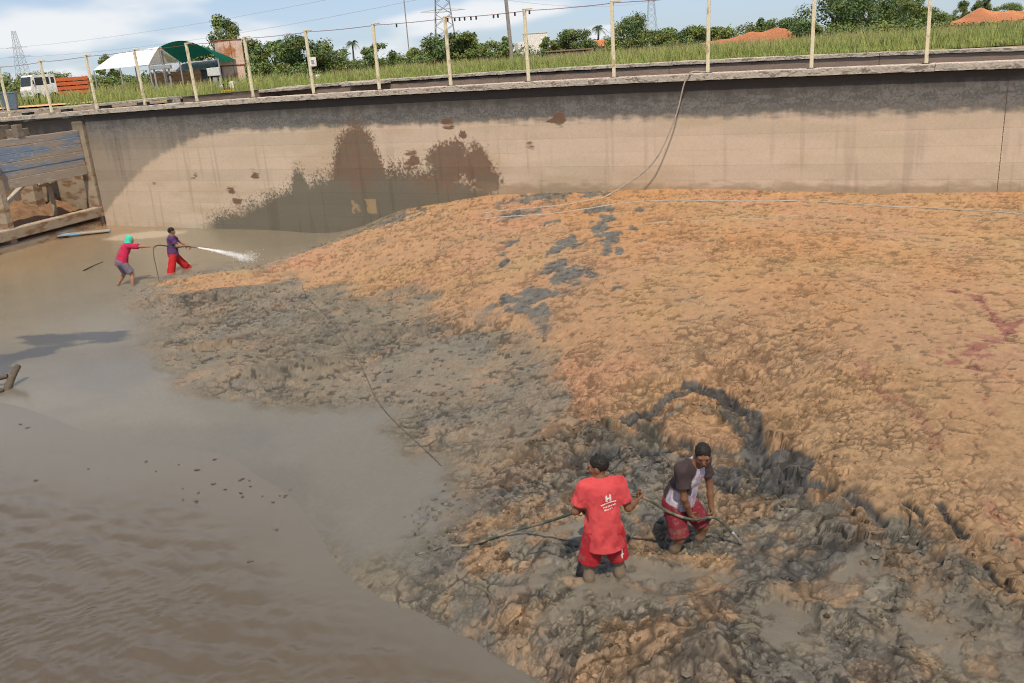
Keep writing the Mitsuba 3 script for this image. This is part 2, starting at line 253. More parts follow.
    crev = np.maximum.reduce([np.minimum(k_far, 1) * c1, np.minimum(k_far * 1.3, 1) * c2, np.minimum(k_near * 1.3, 1) * c3 * (1 - .3 * near), k_near * c4 * (.8 - .4 * near), near * sst(.05, .0, ero), k_near * fl * .75, ff * (.25 + .75 * crust) * .62, ff2 * np.clip(crust + grey, 0, 1) * .9, k_near * fl2 * .55])
    f.update(h=h, crev=np.clip(crev, 0, 1) * (1 - pud), k_far=k_far, k_near=k_near, pud=pud, cutd=cutd, lump=lump, n1=n1, n2=n2, r2=r2, r3=r3, k_tilt=tilts, grey=grey, pebbly=pebbly, heap=heap)
    return f
TRENCH = [([(1.54, 11.24), (2.05, 11.59), (2.56, 11.93), (2.92, 11.62), (3.15, 10.98), (3.07, 10.32), (2.9, 9.66)], 0.09, 0.11), ([(3.58, 8.65), (3.7, 8.32), (3.76, 8.06)], 0.03, 0.1), ([(4.37, 8.14), (4.4, 7.84), (4.34, 7.51), (4.36, 7.18), (4.37, 6.78)], 0.03, 0.1), ([(4.08, 8.26), (4.15, 7.96)], 0.03, 0.1), ([(4.59, 7.62), (4.72, 7.49), (4.93, 7.43)], 0.03, 0.1), ([(3.02, 9.57), (3.23, 9.09), (3.49, 8.86)], 0.03, 0.1), ([(2.95, 8.25), (2.93, 7.75)], 0.03, 0.1), ([(2.23, 10.44), (2.03, 10.86), (1.67, 11.03)], 0.03, 0.1)]
POCKETS = [(3.08, 9.35, (.36, .55), .05), (2.5, 9.6, (.2, .3), .03), (1.15, 10.6, (.22, .2), .05), (1.75, 10.5, (.3, .12), .05)]
HEAPS = [(-4.35, 15.9, 1.15, .0, .2), (-6.6, 17.9, .6, .2, .14), (-8.1, 22.6, 2.0, -.15, .12), (-2.6, 17.4, 1.6, -.2, .08), (.0, 11.2, .9, -.5, .08), (1.3, 6.35, .7, 0.1, .2), (2.1, 7.35, .55, .2, .08), (2.75, 6.9, .5, -.7, .1), (3.2, 6.3, .45, 1.2, .1)]
PUDDLES = [(1.05, 7.75, .8, .4), (.1, 8.05, .4, .2), (1.75, 7.75, .5, .28), (3.75, 6.45, .65, .6), (2.35, 6.8, .3, .55), (3.3, 7.45, .35, .25), (.55, 8.85, .4, .25)]
HOLES = [(.50, 8.10, .13, .10), (1.38, 8.55, .17, .10), (1.2, 8.75, .12, .06)]

def mud_colour(x, y, f):
    C = lambda *c: np.array(c)[None, :]
    def mx(a, b, t): return a * (1 - t[:, None]) + b * t[:, None]
    tan, orange, pink, yellow = C(.35, .215, .12), C(.375, .21, .10), C(.385, .212, .125), C(.365, .235, .11)
    grey, wet, dark, olive = C(.158, .146, .118), C(.165, .15, .13), C(.062, .064, .064), C(.15, .134, .10)
    big = nz(x, y, 4.5, 61, 4)
    cr = mx(tan * np.ones((len(x), 3)), orange, sst(.4, .62, big)); cr = mx(cr, pink, sst(.5, .68, nz(x, y, 3.0, 62, 4)) * .8); cr = mx(cr, yellow, sst(.52, .7, nz(x, y, 2.4, 63, 4)) * .55)
    cr = mx(cr, C(.33, .25, .15), sst(.55, .72, nz(x, y, 1.2, 64, 4)) * .25)
    sink = sst(13.5, 9.0, y) * sst(1.2, .1, np.abs(f['dc']) * .45)
    cr = cr * .90
    cr = mx(cr, C(.26, .18, .11), np.clip(sst(15, 8, y) * .45 + sink * .25, 0, 1))
    gr = mx(grey * np.ones((len(x), 3)), olive, sst(.4, .6, nz(x, y, 1.6, 65, 4))); gr = mx(gr, C(.22, .175, .12), sst(.48, .68, nz(x, y, 1.1, 66, 4)) * .35)
    bits = sst(.52, .66, nz(x, y, .55, 67, 5))
    bits2 = sst(.50, .60, nz(x, y, .42, 83, 5) + .07 * sst(2.4, 1.2, x) * sst(8.2, 9.2, y))
    gr = mx(gr, C(.29, .195, .115), np.clip(f['near'] * bits2 * .8 + f['grey'] * bits * .14, 0, 1))
    gr = mx(gr, dark * 1.5, np.clip(f['near'] * sst(.52, .66, nz(x, y, .5, 68, 4)) * .55 + f['grey'] * (1 - f['near']) * sst(.56, .7, nz(x, y, .6, 69, 4)) * .35, 0, 1))
    # the deep cut beside the crust is black anaerobic sludge
    cut = sst(1.5, .1, -f['dc'] + f['wob'] * .8) * (1 - f['crust']) * f['sharp'] * sst(12.2, 11.5, y)
    cut = cut * sst(.44, .6, nz(x, y, .7, 70, 4)) * sst(3.9, 3.0, x)
    gr = mx(gr, dark * 1.3, np.clip(cut, 0, 1) * .6)
    gr = mx(gr, C(.13, .115, .09), np.clip(f['heap'], 0, 1) * .6)
    gr = gr * (1 - .10 * f['near'])[:, None]
    soft = 1 - f['sharp']
    gr = mx(gr, C(.27, .185, .115), soft * np.exp(-np.clip(-f['dc'], 0, 9) / 1.6) * (1 - f['flat']) * sst(.38, .66, nz(x, y, .5, 89, 4)) * .32)
    cm = f['crust'] + (nz(x, y, .3, 71, 3) - .5) * .5 + soft * ((nz(x, y, .9, 91, 4) - .5) * 1.3 + (nz(x, y, .2, 92, 3) - .5) * .6)
    col = mx(gr, cr, sst(.35 - .30 * soft, .65 + .30 * soft, cm))
    col = mx(col, col * .6, sst(.35, .9, f['scarp']) * .5)
    col = mx(col, dark * (.7 + .8 * nz(x, y, .06, 85, 2))[:, None], sst(.30, .44, f['cutd'] + (nz(x, y, .10, 86, 4) - .5) * .7) * .93)
    # grey sludge squeezed up through the crust
    pt = np.zeros_like(x)
    for px, py, rx, ry in PATCH:
        pt = np.maximum(pt, sst(1.25, .95, np.hypot((x - px) / (rx * 1.05), (y - py) / (ry * 1.05)) + (nz(x, y, .26, 72, 5) - .5) * 2.3))
    reg = np.exp(-((x - 1.6) / 2.6) ** 2 - ((y - 20.5) / 4.2) ** 2)
    pt = np.maximum(pt, sst(.60, .65, nz(x * .8, y * .5, .42, 73, 4) + (reg - 1) * .28))
    col = mx(col, C(.115, .110, .098) * (.6 + .8 * nz(x, y, .10, 74, 3))[:, None], pt * f['crust'])
    for q, V in enumerate(VEIN[:6]):
        d = seg_dist(x, y, V); col = mx(col, C(.2, .08, .065), sst(.12, .03, d + (nz(x, y, .15, 75, 4) - .44) * .30) * (.85 if q < 3 else .4))
    d = seg_dist(x, y, VEIN[2]); col = mx(col, C(.2, .075, .07), sst(.62, .1, d) * sst(.52, .62, nz(x, y, .22, 76, 4)) * .8)
    flatc = mx(C(.128, .118, .097) * np.ones((len(x), 3)), C(.146, .134, .108), sst(.4, .62, nz(x * .6, y, 1.8, 77, 4)))
    flatc = mx(flatc, C(.24, .15, .075), sst(-12.0, -17.0, x) * sst(23.5, 29, y) * (.55 + .45 * nz(x, y, 1.5, 78, 3)))
    flatc = mx(flatc, C(.20, .175, .12), f['pond'] * .4)
    flatc = mx(flatc, C(.36, .31, .25), sst(1.2, .8, np.hypot((x + 13.9) / 1.5, (y - 33.6) / .75) + (nz(x, y, .6, 87, 3) - .5) * .7) * .8)
    flatc = mx(flatc, C(.078, .074, .068), sst(.075, .02, f['hp'] + (nz(x, y, .6, 88, 4) - .5) * .05) * sst(15.5, 13, y) * .4)
    flatc = mx(flatc, C(.042, .044, .05), sst(-.35, .1, sdf(x, y, DARKPOOL) + (nz(x * .35, y, .5, 79, 5) - .5) * 2.6) * .9)
    col = mx(col, flatc, np.clip(f['flat'], 0, 1)); col = mx(col, C(.15, .136, .11), np.clip(f['pud'], 0, 1) * .85)
    tone = .60 + .46 * nz(x, y, .05, 80, 3) + .22 * nz(x, y, .018, 84, 1) + f['k_near'] * ((f['r2'] - .5) * .12 + (f['r3'] - .5) * .16) + .14 * nz(x, y, .5, 82, 3)
    tone = tone + (1 - tone) * .75 * np.clip(f['flat'] + f['pud'] * .8, 0, 1)
    col *= np.clip(tone, .4, 1.5)[:, None]
    col = mx(col, col * (.24 + .16 * f['crust'][:, None]), np.clip(f['crev'], 0, 1) * .92)     # damp mud in the crevices, and their shade painted into the colour
    col = mx(col, np.array([[.2, .165, .135]]), sst(.0, -.12, f['h']))
    wetness = np.clip(np.maximum.reduce([f['flat'] * 1.0, f['pud'] * .55, .50 * (1 - f['crust']) + .12 * f['near'] * (1 - bits2), .5 * sst(.25, .8, f['scarp']), .4 * pt]), 0, 1)
    return np.clip(col, .01, .9), wetness

def build_mud():
    a = np.concatenate([np.linspace(-1.5, -.78, 70, endpoint=False), np.linspace(-.78, .76, 1120, endpoint=False), np.linspace(.76, 1.35, 60)])
    t = np.linspace(0, 1, 760)
    yw = (NO @ P0 + WALL_OFF - .06) / (NO[0] * a + NO[1])
    yw = np.minimum(np.where((yw > 0), yw, 60), 46)
    y0 = 4.6
    inv = 1 / y0 + (1 / yw[:, None] - 1 / y0) * t[None, :] ** 1.0
    Y = 1 / inv; X = a[:, None] * Y
    sh = X.shape; x, y = X.ravel(), Y.ravel()
    on_grid(FC, x[:4], y[:4]); on_grid(FP, x[:4], y[:4]); mud_surface(x[:4], y[:4])
    def part(s):
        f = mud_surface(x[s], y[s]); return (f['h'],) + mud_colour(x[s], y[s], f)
    from concurrent.futures import ThreadPoolExecutor
    n = len(x) // 16 + 1
    with ThreadPoolExecutor(4) as ex: R = list(ex.map(part, [slice(k * n, (k + 1) * n) for k in range(16)]))
    h, col, wet = (np.concatenate([r[k] for r in R]) for k in range(3))
    V = np.stack([x, y, h], 1)
    i, j = np.meshgrid(np.arange(sh[0] - 1), np.arange(sh[1] - 1), indexing='ij'); k = i * sh[1] + j
    F = np.concatenate([np.stack([k, k + sh[1], k + sh[1] + 1], -1).reshape(-1, 3), np.stack([k, k + sh[1] + 1, k + 1], -1).reshape(-1, 3)])
    keep = (h[F].max(1) > -.16)
    F = F[keep]; used = np.zeros(len(V), bool); used[F] = True; mp = np.cumsum(used) - 1
    uv = np.stack([x, y + .01 * wet], 1)      # plan coordinates; the small offset carries the wetness
    return (V[used], mp[F]), uv[used], col[used]
def wetness(p, uv): return dr.clip((uv.y - p.y) * 100, 0, 1)
def mud_grain(p, n, uv):
    w = 1 - 0.93 * wetness(p, uv)
    return (mikit.noise(p.x * 28, p.y * 28, p.z * 28) * .6 + mikit.noise(p.x * 70, p.y * 70, p.z * 70) * .4) * w
scene['mud_skin'] = {'type': 'twosided', 'bsdf': {'type': 'bumpmap', 'arbitrary': mikit.proc(mud_grain, .006), 'scale': .004, 'bsdf': {
    'type': 'principled', 'base_color': {'type': 'mesh_attribute', 'name': 'vertex_color'},
    'roughness': mikit.proc(lambda p, n, uv: .84 - .62 * mikit.smoothstep(.3, .95, wetness(p, uv)) + .12 * (mikit.fbm(p.x * 1.7, p.y * 1.7) - .5)),
    'specular': .36}}}
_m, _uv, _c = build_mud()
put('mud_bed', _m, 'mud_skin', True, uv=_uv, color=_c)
tag('mud_bed', 'cracked orange and grey sludge filling the drained concrete tank', kind='structure')

# the pool of brown water
def build_pool():
    a = np.linspace(-1.7, .35, 420); t = np.linspace(0, 1, 300)
    Y = 1 / (1 / 4.6 + (1 / 27.0 - 1 / 4.6) * t[None, :] + 0 * a[:, None]); X = a[:, None] * Y
    sh = X.shape; x, y = X.ravel(), Y.ravel(); hh = on_grid(FP, x, y)
    r = np.random.default_rng(5); z = 0 * x
    for k in range(16):
        th = r.normal(1.25, .45); L = np.exp(r.uniform(np.log(.22), np.log(.7))); ph = r.uniform(0, 6.28)
        z += L * .012 * np.sin((x * math.cos(th) + y * math.sin(th)) * 6.283 / L + ph + 3.0 * nz(x, y, 1.3, 200 + k, 2)) * (.3 + 1.4 * nz(x, y, 1.1, 260 + k, 2))
    z = .003 + z * sst(-.08, -.34, hh) * (.4 + 1.2 * nz(x, y, 1.8, 3, 3)) * .7
    i, j = np.meshgrid(np.arange(sh[0] - 1), np.arange(sh[1] - 1), indexing='ij'); k = i * sh[1] + j
    F = np.concatenate([np.stack([k, k + sh[1], k + sh[1] + 1], -1).reshape(-1, 3), np.stack([k, k + sh[1] + 1, k + 1], -1).reshape(-1, 3)])
    F = F[hh[F].min(1) < .12]; V = np.stack([x, y, z], 1)
    used = np.zeros(len(V), bool); used[F] = True; mp = np.cumsum(used) - 1
    sh_ = sst(-.40, -.02, hh + (nz(x, y, 1.2, 290, 4) - .5) * .2)[:, None]; n3 = nz(x, y, 2.0, 291, 3)[:, None]
    C = (np.array([[.094, .077, .058]]) * (1 - n3) + np.array([[.114, .095, .073]]) * n3) * (1 - sh_) + np.array([[.126, .112, .092]]) * sh_
    return (V[used], mp[F]), C[used]
def wavelets(p, n, uv):
    """short wind ripples, livelier in the deep corner"""
    z = mi.Float(0); r = np.random.default_rng(15)
    wx, wy = p.x + .22 * mikit.noise(p.x * 1.7, p.y * 1.7, 3.0), p.y + .22 * mikit.noise(p.x * 1.7, p.y * 1.7, 9.0)
    for k in range(9):
        th = float(r.normal(1.25, .5)); L = float(np.exp(r.uniform(np.log(.06), np.log(.24)))); ph = float(r.uniform(0, 6.28))
        z = z + L * dr.sin((wx * math.cos(th) + wy * math.sin(th)) * (6.283 / L) + ph)
    live = mikit.smoothstep(12.5, 8.5, p.y + .35 * p.x + 3.0) * .9 + .10
    return z * live * (.25 + 1.5 * mikit.fbm(p.x * .8, p.y * .8, 2.0, 3))
scene['brown_water'] = {'type': 'bumpmap', 'arbitrary': mikit.proc(wavelets, .006), 'scale': .009, 'bsdf': {'type': 'principled', 'base_color': {'type': 'mesh_attribute', 'name': 'vertex_color'}, 'roughness': .2, 'specular': .3}}
_m, _c = build_pool(); put('pool_water', _m, 'brown_water', True, color=_c)
tag('pool_water', 'brown rippled water lying in the low corner of the tank', kind='structure')
# ---------------------------------------------------------------- the tank wall
def stain(p):
    """u along the wall, z, and the old waterline's stain: colours of the concrete"""
    u = (p.x - float(P0[0])) * float(TU[0]) + (p.y - float(P0[1])) * float(TU[1]); z = p.z
    return u, z
def wall_colour(p, n, uv):
    u, z = stain(p)
    n1 = mikit.fbm(u * .6, z * 2.5, 1.0, 4); n2 = mikit.fbm(u * 3, z * 9, 2.0, 3); n3 = mikit.noise(u * 26, z * 26, 0)
    streak = mikit.fbm(u * 5.0, z * .35, 5.0, 3)
    base = mikit.mix((.475, .395, .305), (.515, .42, .335), mikit.smoothstep(.35, .65, n1))
    base = mikit.mix(base, (.42, .325, .225), mikit.smoothstep(.5, .7, mikit.fbm(u * .35, z * 1.3, 7.0, 3)) * .6)
    base = mikit.mix(base, (.46, .37, .28), mikit.smoothstep(1.0, 2.6, z) * mikit.smoothstep(19.0, 8.0, u) * .5)
    # dark growth above the old waterline; near the corner it reaches further down
    edge = 3.72 - 2.1 * dr.square(dr.clip((13.0 - u) / 6.4, 0, 1.3)) - .012 * dr.maximum(u - 24, 0)
    line = mikit.smoothstep(-.12, .12, z - edge + (n2 - .5) * .22 + (streak - .5) * .16)
    lowleft = mikit.smoothstep(8.2, 6.2, u)
    darkc = mikit.mix((.098, .098, .096), (.15, .149, .146), mikit.smoothstep(.35, .7, n2 * .6 + n3 * .4))
    darkc = mikit.mix(darkc, (.16, .15, .135), mikit.smoothstep(3.95, 3.7, z) * .5)
    darkc = mikit.mix(darkc, (.055, .05, .046), mikit.smoothstep(4.02, 4.45, z + (streak - .5) * .25))  # blackest under the coping: the shadow of its lip painted into the colour
    darkc = mikit.mix(darkc, (.30, .255, .205), mikit.smoothstep(17.0, 8.0, u) * mikit.smoothstep(4.3, 2.6, z + (streak - .5) * .8) * .92)
    base = mikit.mix(base, darkc, line)
    # wet film thrown up by the hoses: grey low down, red-brown above
    def hump(u0, w, top, pw):
        return top - pw * dr.square((u - u0) / w)
    w1 = (mikit.fbm(u * 1.1, z * 1.1, 11.0, 4) - .5) * 1.0 + (mikit.noise(u * 12, z * 12, 4.0) - .5) * .30
    big = dr.maximum(dr.maximum(dr.minimum(.35 + (u - 10.8) * .29, 1.9), hump(18.3, .95, 3.9, 1.2)), hump(15.65, .34, 2.45, .5))
    big = dr.maximum(big, dr.minimum(2.2, 2.9 - .3 * dr.abs(u - 19.5)))
    big = big - mikit.smoothstep(23.2, 23.9, u + w1 * .5) * 3.0
    spat = (mikit.noise(u * 17, z * 17, 8.0) - .5) * .55 + (mikit.noise(u * 38, z * 38, 9.0) - .5) * .3
    film = mikit.smoothstep(-.34, .30, big - z + w1 * .6 + spat * 1.35 * mikit.smoothstep(.6, -.15, big - z)) * mikit.smoothstep(10.0, 11.4, u + w1)
    brown = mikit.smoothstep(-.25, .35, z - 1.95 - .35 * dr.sin(u * 1.3) + w1)
    brown = dr.maximum(brown, mikit.smoothstep(.55, .3, dr.abs(u - 18.3)) * mikit.smoothstep(.8, 1.2, z))
    film2 = mikit.smoothstep(-.3, .4, spat * .9 + 1.0 - dr.square((u - 21.9) / 1.6) - dr.square((z - 2.25) / .95) + w1 * 2.3 - .22)
    film2 = dr.maximum(film2, mikit.smoothstep(-.3, .4, spat * .9 + 1.0 - dr.square((u - 22.9) / .75) - dr.square((z - 2.1) / .95) + w1 * 1.8 - .1))
    filmc = mikit.mix((.125, .115, .09), (.15, .095, .066), dr.maximum(brown * .8, film2 * .75) * (.6 + .6 * mikit.smoothstep(.35, .6, n2)) * mikit.smoothstep(1.2, 1.9, z))
    base = mikit.mix(base, filmc, dr.maximum(film, film2) * .93)
    spots = mikit.smoothstep(0.0, .05, .16 - dr.sqrt(dr.square(u - 22.55) + dr.square(z - 3.35)) + (n3 - .5) * .1)
    for (su, sz, sr) in ((10.6, 2.0, .16), (12.35, 1.55, .24), (13.6, 2.15, .2), (12.6, 1.1, .25), (8.3, 1.75, .1), (25.8, 3.75, .26), (22.0, 3.75, .18), (24.9, 3.05, .1), (20.6, 2.6, .3)):
        spots = dr.maximum(spots, mikit.smoothstep(-.05, .10, sr - dr.sqrt(dr.square(u - su) + dr.square((z - sz) * 1.3)) + (n2 - .5) * .5 + (n1 - .5) * .3))
    base = mikit.mix(base, (.13, .075, .05), spots * .9)
    patch = mikit.smoothstep(.0, .05, .55 - dr.abs(u - 18.35)) * mikit.smoothstep(.0, .05, .28 - dr.abs(z - 1.0)) * mikit.smoothstep(.38, .5, mikit.fbm(u * 3, z * 3, 9.0, 3))
    base = mikit.mix(base, (.33, .24, .14), patch * .85)
    # damp foot along the mud
    foot = mikit.smoothstep(.28, .0, z - 1.62 + (n2 - .5) * .3) * mikit.smoothstep(22.5, 24.5, u)
    base = mikit.mix(base, (.25, .19, .13), foot * .7)
    lines = mikit.smoothstep(.985, 1.0, 1 - dr.abs(z / .42 - dr.floor(z / .42) - .5 + (mikit.noise(u * .5, z) - .5) * .03) * .35) * mikit.smoothstep(.25, .5, mikit.fbm(u * .5, dr.floor(z / .42) * 3.1, 0.0, 2))
    base = mikit.mix(base, base * .72, lines * .4)
    runs = mikit.smoothstep(.6, .75, streak) * mikit.smoothstep(4.4, 2.0, z)
    base = mikit.mix(base, base * .86, runs)
    band = mikit.cell_rand(dr.floor(z / .42 + .5), 7, 1)
    return base * (.955 + .09 * n3) * (.95 + .10 * band)
def wall_relief(p, n, uv):
    u, z = stain(p)
    k = z / .42 - dr.floor(z / .42)
    g = mikit.smoothstep(.05, .0, dr.abs(k - .5)) * -.7
    return g + .5 * mikit.fbm(u * 9, z * 9, 0.0, 3) + (mikit.cell_rand(dr.floor(z / .42 + .5), dr.floor(u / 3.0), 3) - .5) * .5
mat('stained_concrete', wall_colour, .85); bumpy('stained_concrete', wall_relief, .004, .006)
def coping_colour(p, n, uv):
    a = mikit.fbm(p.x * 5, p.y * 5, p.z * 9, 4); b = mikit.noise(p.x * 22, p.y * 22, p.z * 30)
    c = mikit.mix((.43, .40, .345), (.36, .335, .295), mikit.smoothstep(.4, .6, b))
    c = mikit.mix(c, (.12, .11, .10), mikit.smoothstep(.5, .7, a + (b - .5) * .35) * .75)
    return mikit.mix(c, (.42, .33, .30), mikit.smoothstep(.5, .9, n.z) * .6)
mat('coping_concrete', coping_colour, .85); bumpy('coping_concrete', lambda p, n, uv: mikit.fbm(p.x * 14, p.y * 14, p.z * 14, 3), .02)

def slab_u(u0, u1, off0, off1, ztop, zbot, n=24, wob=0.0, seed=0):
    """a bar along the tank wall: from u0 to u1, off0..off1 across, its top and bottom given along u"""
    us = np.linspace(u0, u1, n); r = np.random.default_rng(seed)
    ring = []
    for u in us:
        a, b = (ztop(u) if callable(ztop) else ztop), (zbot(u) if callable(zbot) else zbot)
        j = r.normal(0, wob, 6) if wob else np.zeros(6)
        c = min(.02, (a - b) * .2)
        ring.append([onwall(u, b, off0), onwall(u, b + j[4], off1), onwall(u, a - c + j[0], off1 + j[1]), onwall(u, a + j[2], off1 - c + j[1]), onwall(u, a + j[3], off0 + c), onwall(u, a - c, off0)])
    V = np.array(ring).reshape(-1, 3); m = 6; F = []
    for i in range(n - 1):
        for k in range(m):
            p, q = i * m + k, i * m + (k + 1) % m; F += [[p, p + m, q + m], [p, q + m, q]]
    for k in range(1, m - 1):
        F += [[0, k, k + 1], [(n - 1) * m, (n - 1) * m + k + 1, (n - 1) * m + k]]
    t = trimesh.Trimesh(V, np.array(F), process=False); trimesh.repair.fix_normals(t); return t
JOINTS = [5.05, 6.62, 37.72, 50.0]
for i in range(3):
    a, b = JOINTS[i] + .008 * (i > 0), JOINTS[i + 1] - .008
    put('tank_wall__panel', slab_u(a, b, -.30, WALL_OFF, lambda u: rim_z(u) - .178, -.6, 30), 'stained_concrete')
put('tank_wall__joint_filler', cat(*[slab_u(u - .014, u + .014, -.29, WALL_OFF - .012, lambda w: rim_z(w) - .183, -.6, 3) for u in JOINTS[1:3]]), mat('joint_dark', (.13, .085, .065), .9))
cj = [-14.0, -6.5, 1.6, 9.75, 17.9, 26.1, 36.1, 44.0, 50.0]
for i in range(len(cj) - 1):
    put('tank_wall__coping', slab_u(cj[i] + .006, cj[i + 1] - .006, -.36, .27, lambda u: rim_z(u), lambda u: rim_z(u) - .175, 40, .003, i), 'coping_concrete')
tag('tank_wall', 'long concrete tank wall with a dark band under its coping and brown splashes', 'wall')
# ---------------------------------------------------------------- people: smooth bodies from distance fields
class Vox:
    def __init__(s, lo, hi, h):
        s.lo, s.h = np.array(lo, float), h; s.n = np.ceil((np.array(hi) - s.lo) / h).astype(int) + 1
        s.D = np.full(s.n, 0.5, np.float32); s.ax = [s.lo[i] + h * np.arange(s.n[i]) for i in range(3)]
    def sub(s, lo, hi):
        a = np.clip(np.floor((lo - s.lo) / s.h).astype(int), 0, s.n); b = np.clip(np.ceil((hi - s.lo) / s.h).astype(int) + 1, 0, s.n)
        sl = tuple(slice(a[i], b[i]) for i in range(3))
        return sl, np.meshgrid(*[s.ax[i][sl[i]] for i in range(3)], indexing='ij')
    def mix(s, sl, d, k):
        o = s.D[sl]
        if k <= 0: s.D[sl] = np.minimum(o, d); return
        h = np.clip(.5 + .5 * (o - d) / k, 0, 1); s.D[sl] = o * (1 - h) + d * h - k * h * (1 - h)
    def cone(s, a, b, ra, rb, k=.025, sc=(1, 1, 1)):
        """a limb: radius ra at a, rb at b; sc squeezes it along the axes (by dividing the space)"""
        a, b, sc = np.array(a, float), np.array(b, float), np.array(sc, float); R = max(ra, rb) * max(1, sc.max()) + 2.5 * k + .03
        sl, (X, Y, Z) = s.sub(np.minimum(a, b) - R, np.maximum(a, b) + R)
        if 0 in X.shape: return s
        e = (b - a) / sc; L2 = e @ e + 1e-12
        px, py, pz = (X - a[0]) / sc[0], (Y - a[1]) / sc[1], (Z - a[2]) / sc[2]
        t = np.clip((px * e[0] + py * e[1] + pz * e[2]) / L2, 0, 1)
        d = np.sqrt((px - t * e[0]) ** 2 + (py - t * e[1]) ** 2 + (pz - t * e[2]) ** 2) - (ra + (rb - ra) * t)
        s.mix(sl, (d * min(1, sc.min() + .15)).astype(np.float32), k); return s
    def ell(s, c, r, k=.02, rot=None):
        c, r = np.array(c, float), np.array(r, float); R = r.max() + 2.5 * k + .03
        sl, (X, Y, Z) = s.sub(c - R, c + R)
        P = np.stack([X - c[0], Y - c[1], Z - c[2]], -1)
        if rot is not None: P = P @ np.array(rot)
        k0 = np.linalg.norm(P / r, axis=-1); k1 = np.linalg.norm(P / r ** 2, axis=-1) + 1e-9
        s.mix(sl, (k0 * (k0 - 1) / k1).astype(np.float32), k); return s
    def noise(s, amp, sc, seed=0, stretch=(1, 1, 1)):
        X, Y, Z = np.meshgrid(*s.ax, indexing='ij'); m = np.abs(s.D) < .08
        p = np.stack([X[m] * stretch[0], Y[m] * stretch[1], Z[m] * stretch[2]], -1) / sc
        s.D[m] += (amp * (meshkit.fbm(p, 2, seed) - .5) * 2).astype(np.float32); return s
    def cut(s, p, n):
        """keep what lies behind the plane through p with normal n"""
        n = np.array(n, float); n /= np.linalg.norm(n)
        d = sum((np.reshape(s.ax[i], [-1 if j == i else 1 for j in range(3)]) - p[i]) * n[i] for i in range(3))
        s.D = np.maximum(s.D, d.astype(np.float32)); return s
    def mesh(s):
        D = s.D; S = D < 0; n = np.array(D.shape) - 1
        cs = [(i, j, k) for i in (0, 1) for j in (0, 1) for k in (0, 1)]
        sl = lambda A, c: A[c[0]:c[0] + n[0], c[1]:c[1] + n[1], c[2]:c[2] + n[2]]
        cnt = sum(sl(S, c).astype(np.int8) for c in cs); act = (cnt > 0) & (cnt < 8)
        idx = np.argwhere(act); I = -np.ones(act.shape, int); I[act] = np.arange(len(idx))
        acc = np.zeros((len(idx), 3)); w = np.zeros(len(idx))
        for c in cs:
            for axx in range(3):
                if c[axx]: continue
                c2 = list(c); c2[axx] = 1
                da = D[tuple((idx + c).T)]; db = D[tuple((idx + c2).T)]; m = (da < 0) != (db < 0)
                t = da[m] / (da[m] - db[m]); q = np.tile(np.array(c, float), (m.sum(), 1)); q[:, axx] += t
                acc[m] += q; w[m] += 1
        V = s.lo + s.h * (idx + acc / w[:, None]); F = []
        for axx in range(3):
            a, b = (axx + 1) % 3, (axx + 2) % 3
            lo = [slice(0, None)] * 3; hi = [slice(0, None)] * 3; lo[axx] = slice(0, -1); hi[axx] = slice(1, None)
            s0, s1 = S[tuple(lo)], S[tuple(hi)]; ch = np.argwhere(s0 != s1)
            ch = ch[(ch[:, a] > 0) & (ch[:, b] > 0) & (ch[:, a] < n[a]) & (ch[:, b] < n[b])]
            def at(da, db): q = ch.copy(); q[:, a] -= da; q[:, b] -= db; return I[tuple(q.T)]
            q = np.stack([at(1, 1), at(0, 1), at(0, 0), at(1, 0)], 1); fl = s0[tuple(ch.T)]
            q = np.where(fl[:, None], q, q[:, ::-1]); F += [q[:, [0, 1, 2]], q[:, [0, 2, 3]]]
        m = trimesh.Trimesh(V, np.vstack(F), process=False)
        trimesh.smoothing.filter_taubin(m, iterations=4); return m

def rotz(a): c, s = math.cos(a), math.sin(a); return np.array([[c, -s, 0], [s, c, 0], [0, 0, 1.0]])
def rotx(a): c, s = math.cos(a), math.sin(a); return np.array([[1, 0, 0], [0, c, -s], [0, s, c]])
def roty(a): c, s = math.cos(a), math.sin(a); return np.array([[c, 0, s], [0, 1, 0], [-s, 0, c]])
def unit(v): v = np.array(v, float); return v / (np.linalg.norm(v) + 1e-12)

def hand(v, wrist, to, palm_n, grip, sc=1.0):
    """palm, four curled fingers and a thumb from the wrist towards 'to'; grip 0 = loosely bent .. 1 = closed round a hose"""
    w = np.array(wrist, float); d = unit(np.array(to) - w); nn = np.array(palm_n, float); nn = unit(nn - d * (nn @ d)); sd = np.cross(d, nn)
    pc = w + d * .05 * sc
    for o in (-.026, -.009, .009, .026): v.cone(w + d * .012 + sd * o * .6, w + d * .088 * sc + sd * o, .013, .0115, .010)
    for i, (o, L) in enumerate(((-.028, .062), (-.0095, .074), (.0095, .070), (.028, .055))):
        b = w + d * .09 * sc + sd * o; ang = 0.35 + 1.0 * grip; p = b; dd = d
        for j, f in enumerate((.42, .33, .25)):
            a = ang * (1 if j == 0 else 1.0) * (j + 1) * .8
            q = p + (d * math.cos(a) + nn * math.sin(a)) * L * f * sc; v.cone(p, q, .0095 - .001 * j, .0088 - .001 * j, .003); p = q
    t0 = w + d * .03 * sc - sd * .030 + nn * .004; t1 = t0 + (d * .6 - sd * .55 + nn * .5) * .036 * sc; t2 = t1 + (d * .6 + sd * .15 + nn * .75) * .034 * sc
    v.cone(t0, t1, .0125, .0105, .008); v.cone(t1, t2, .0105, .0085, .004)

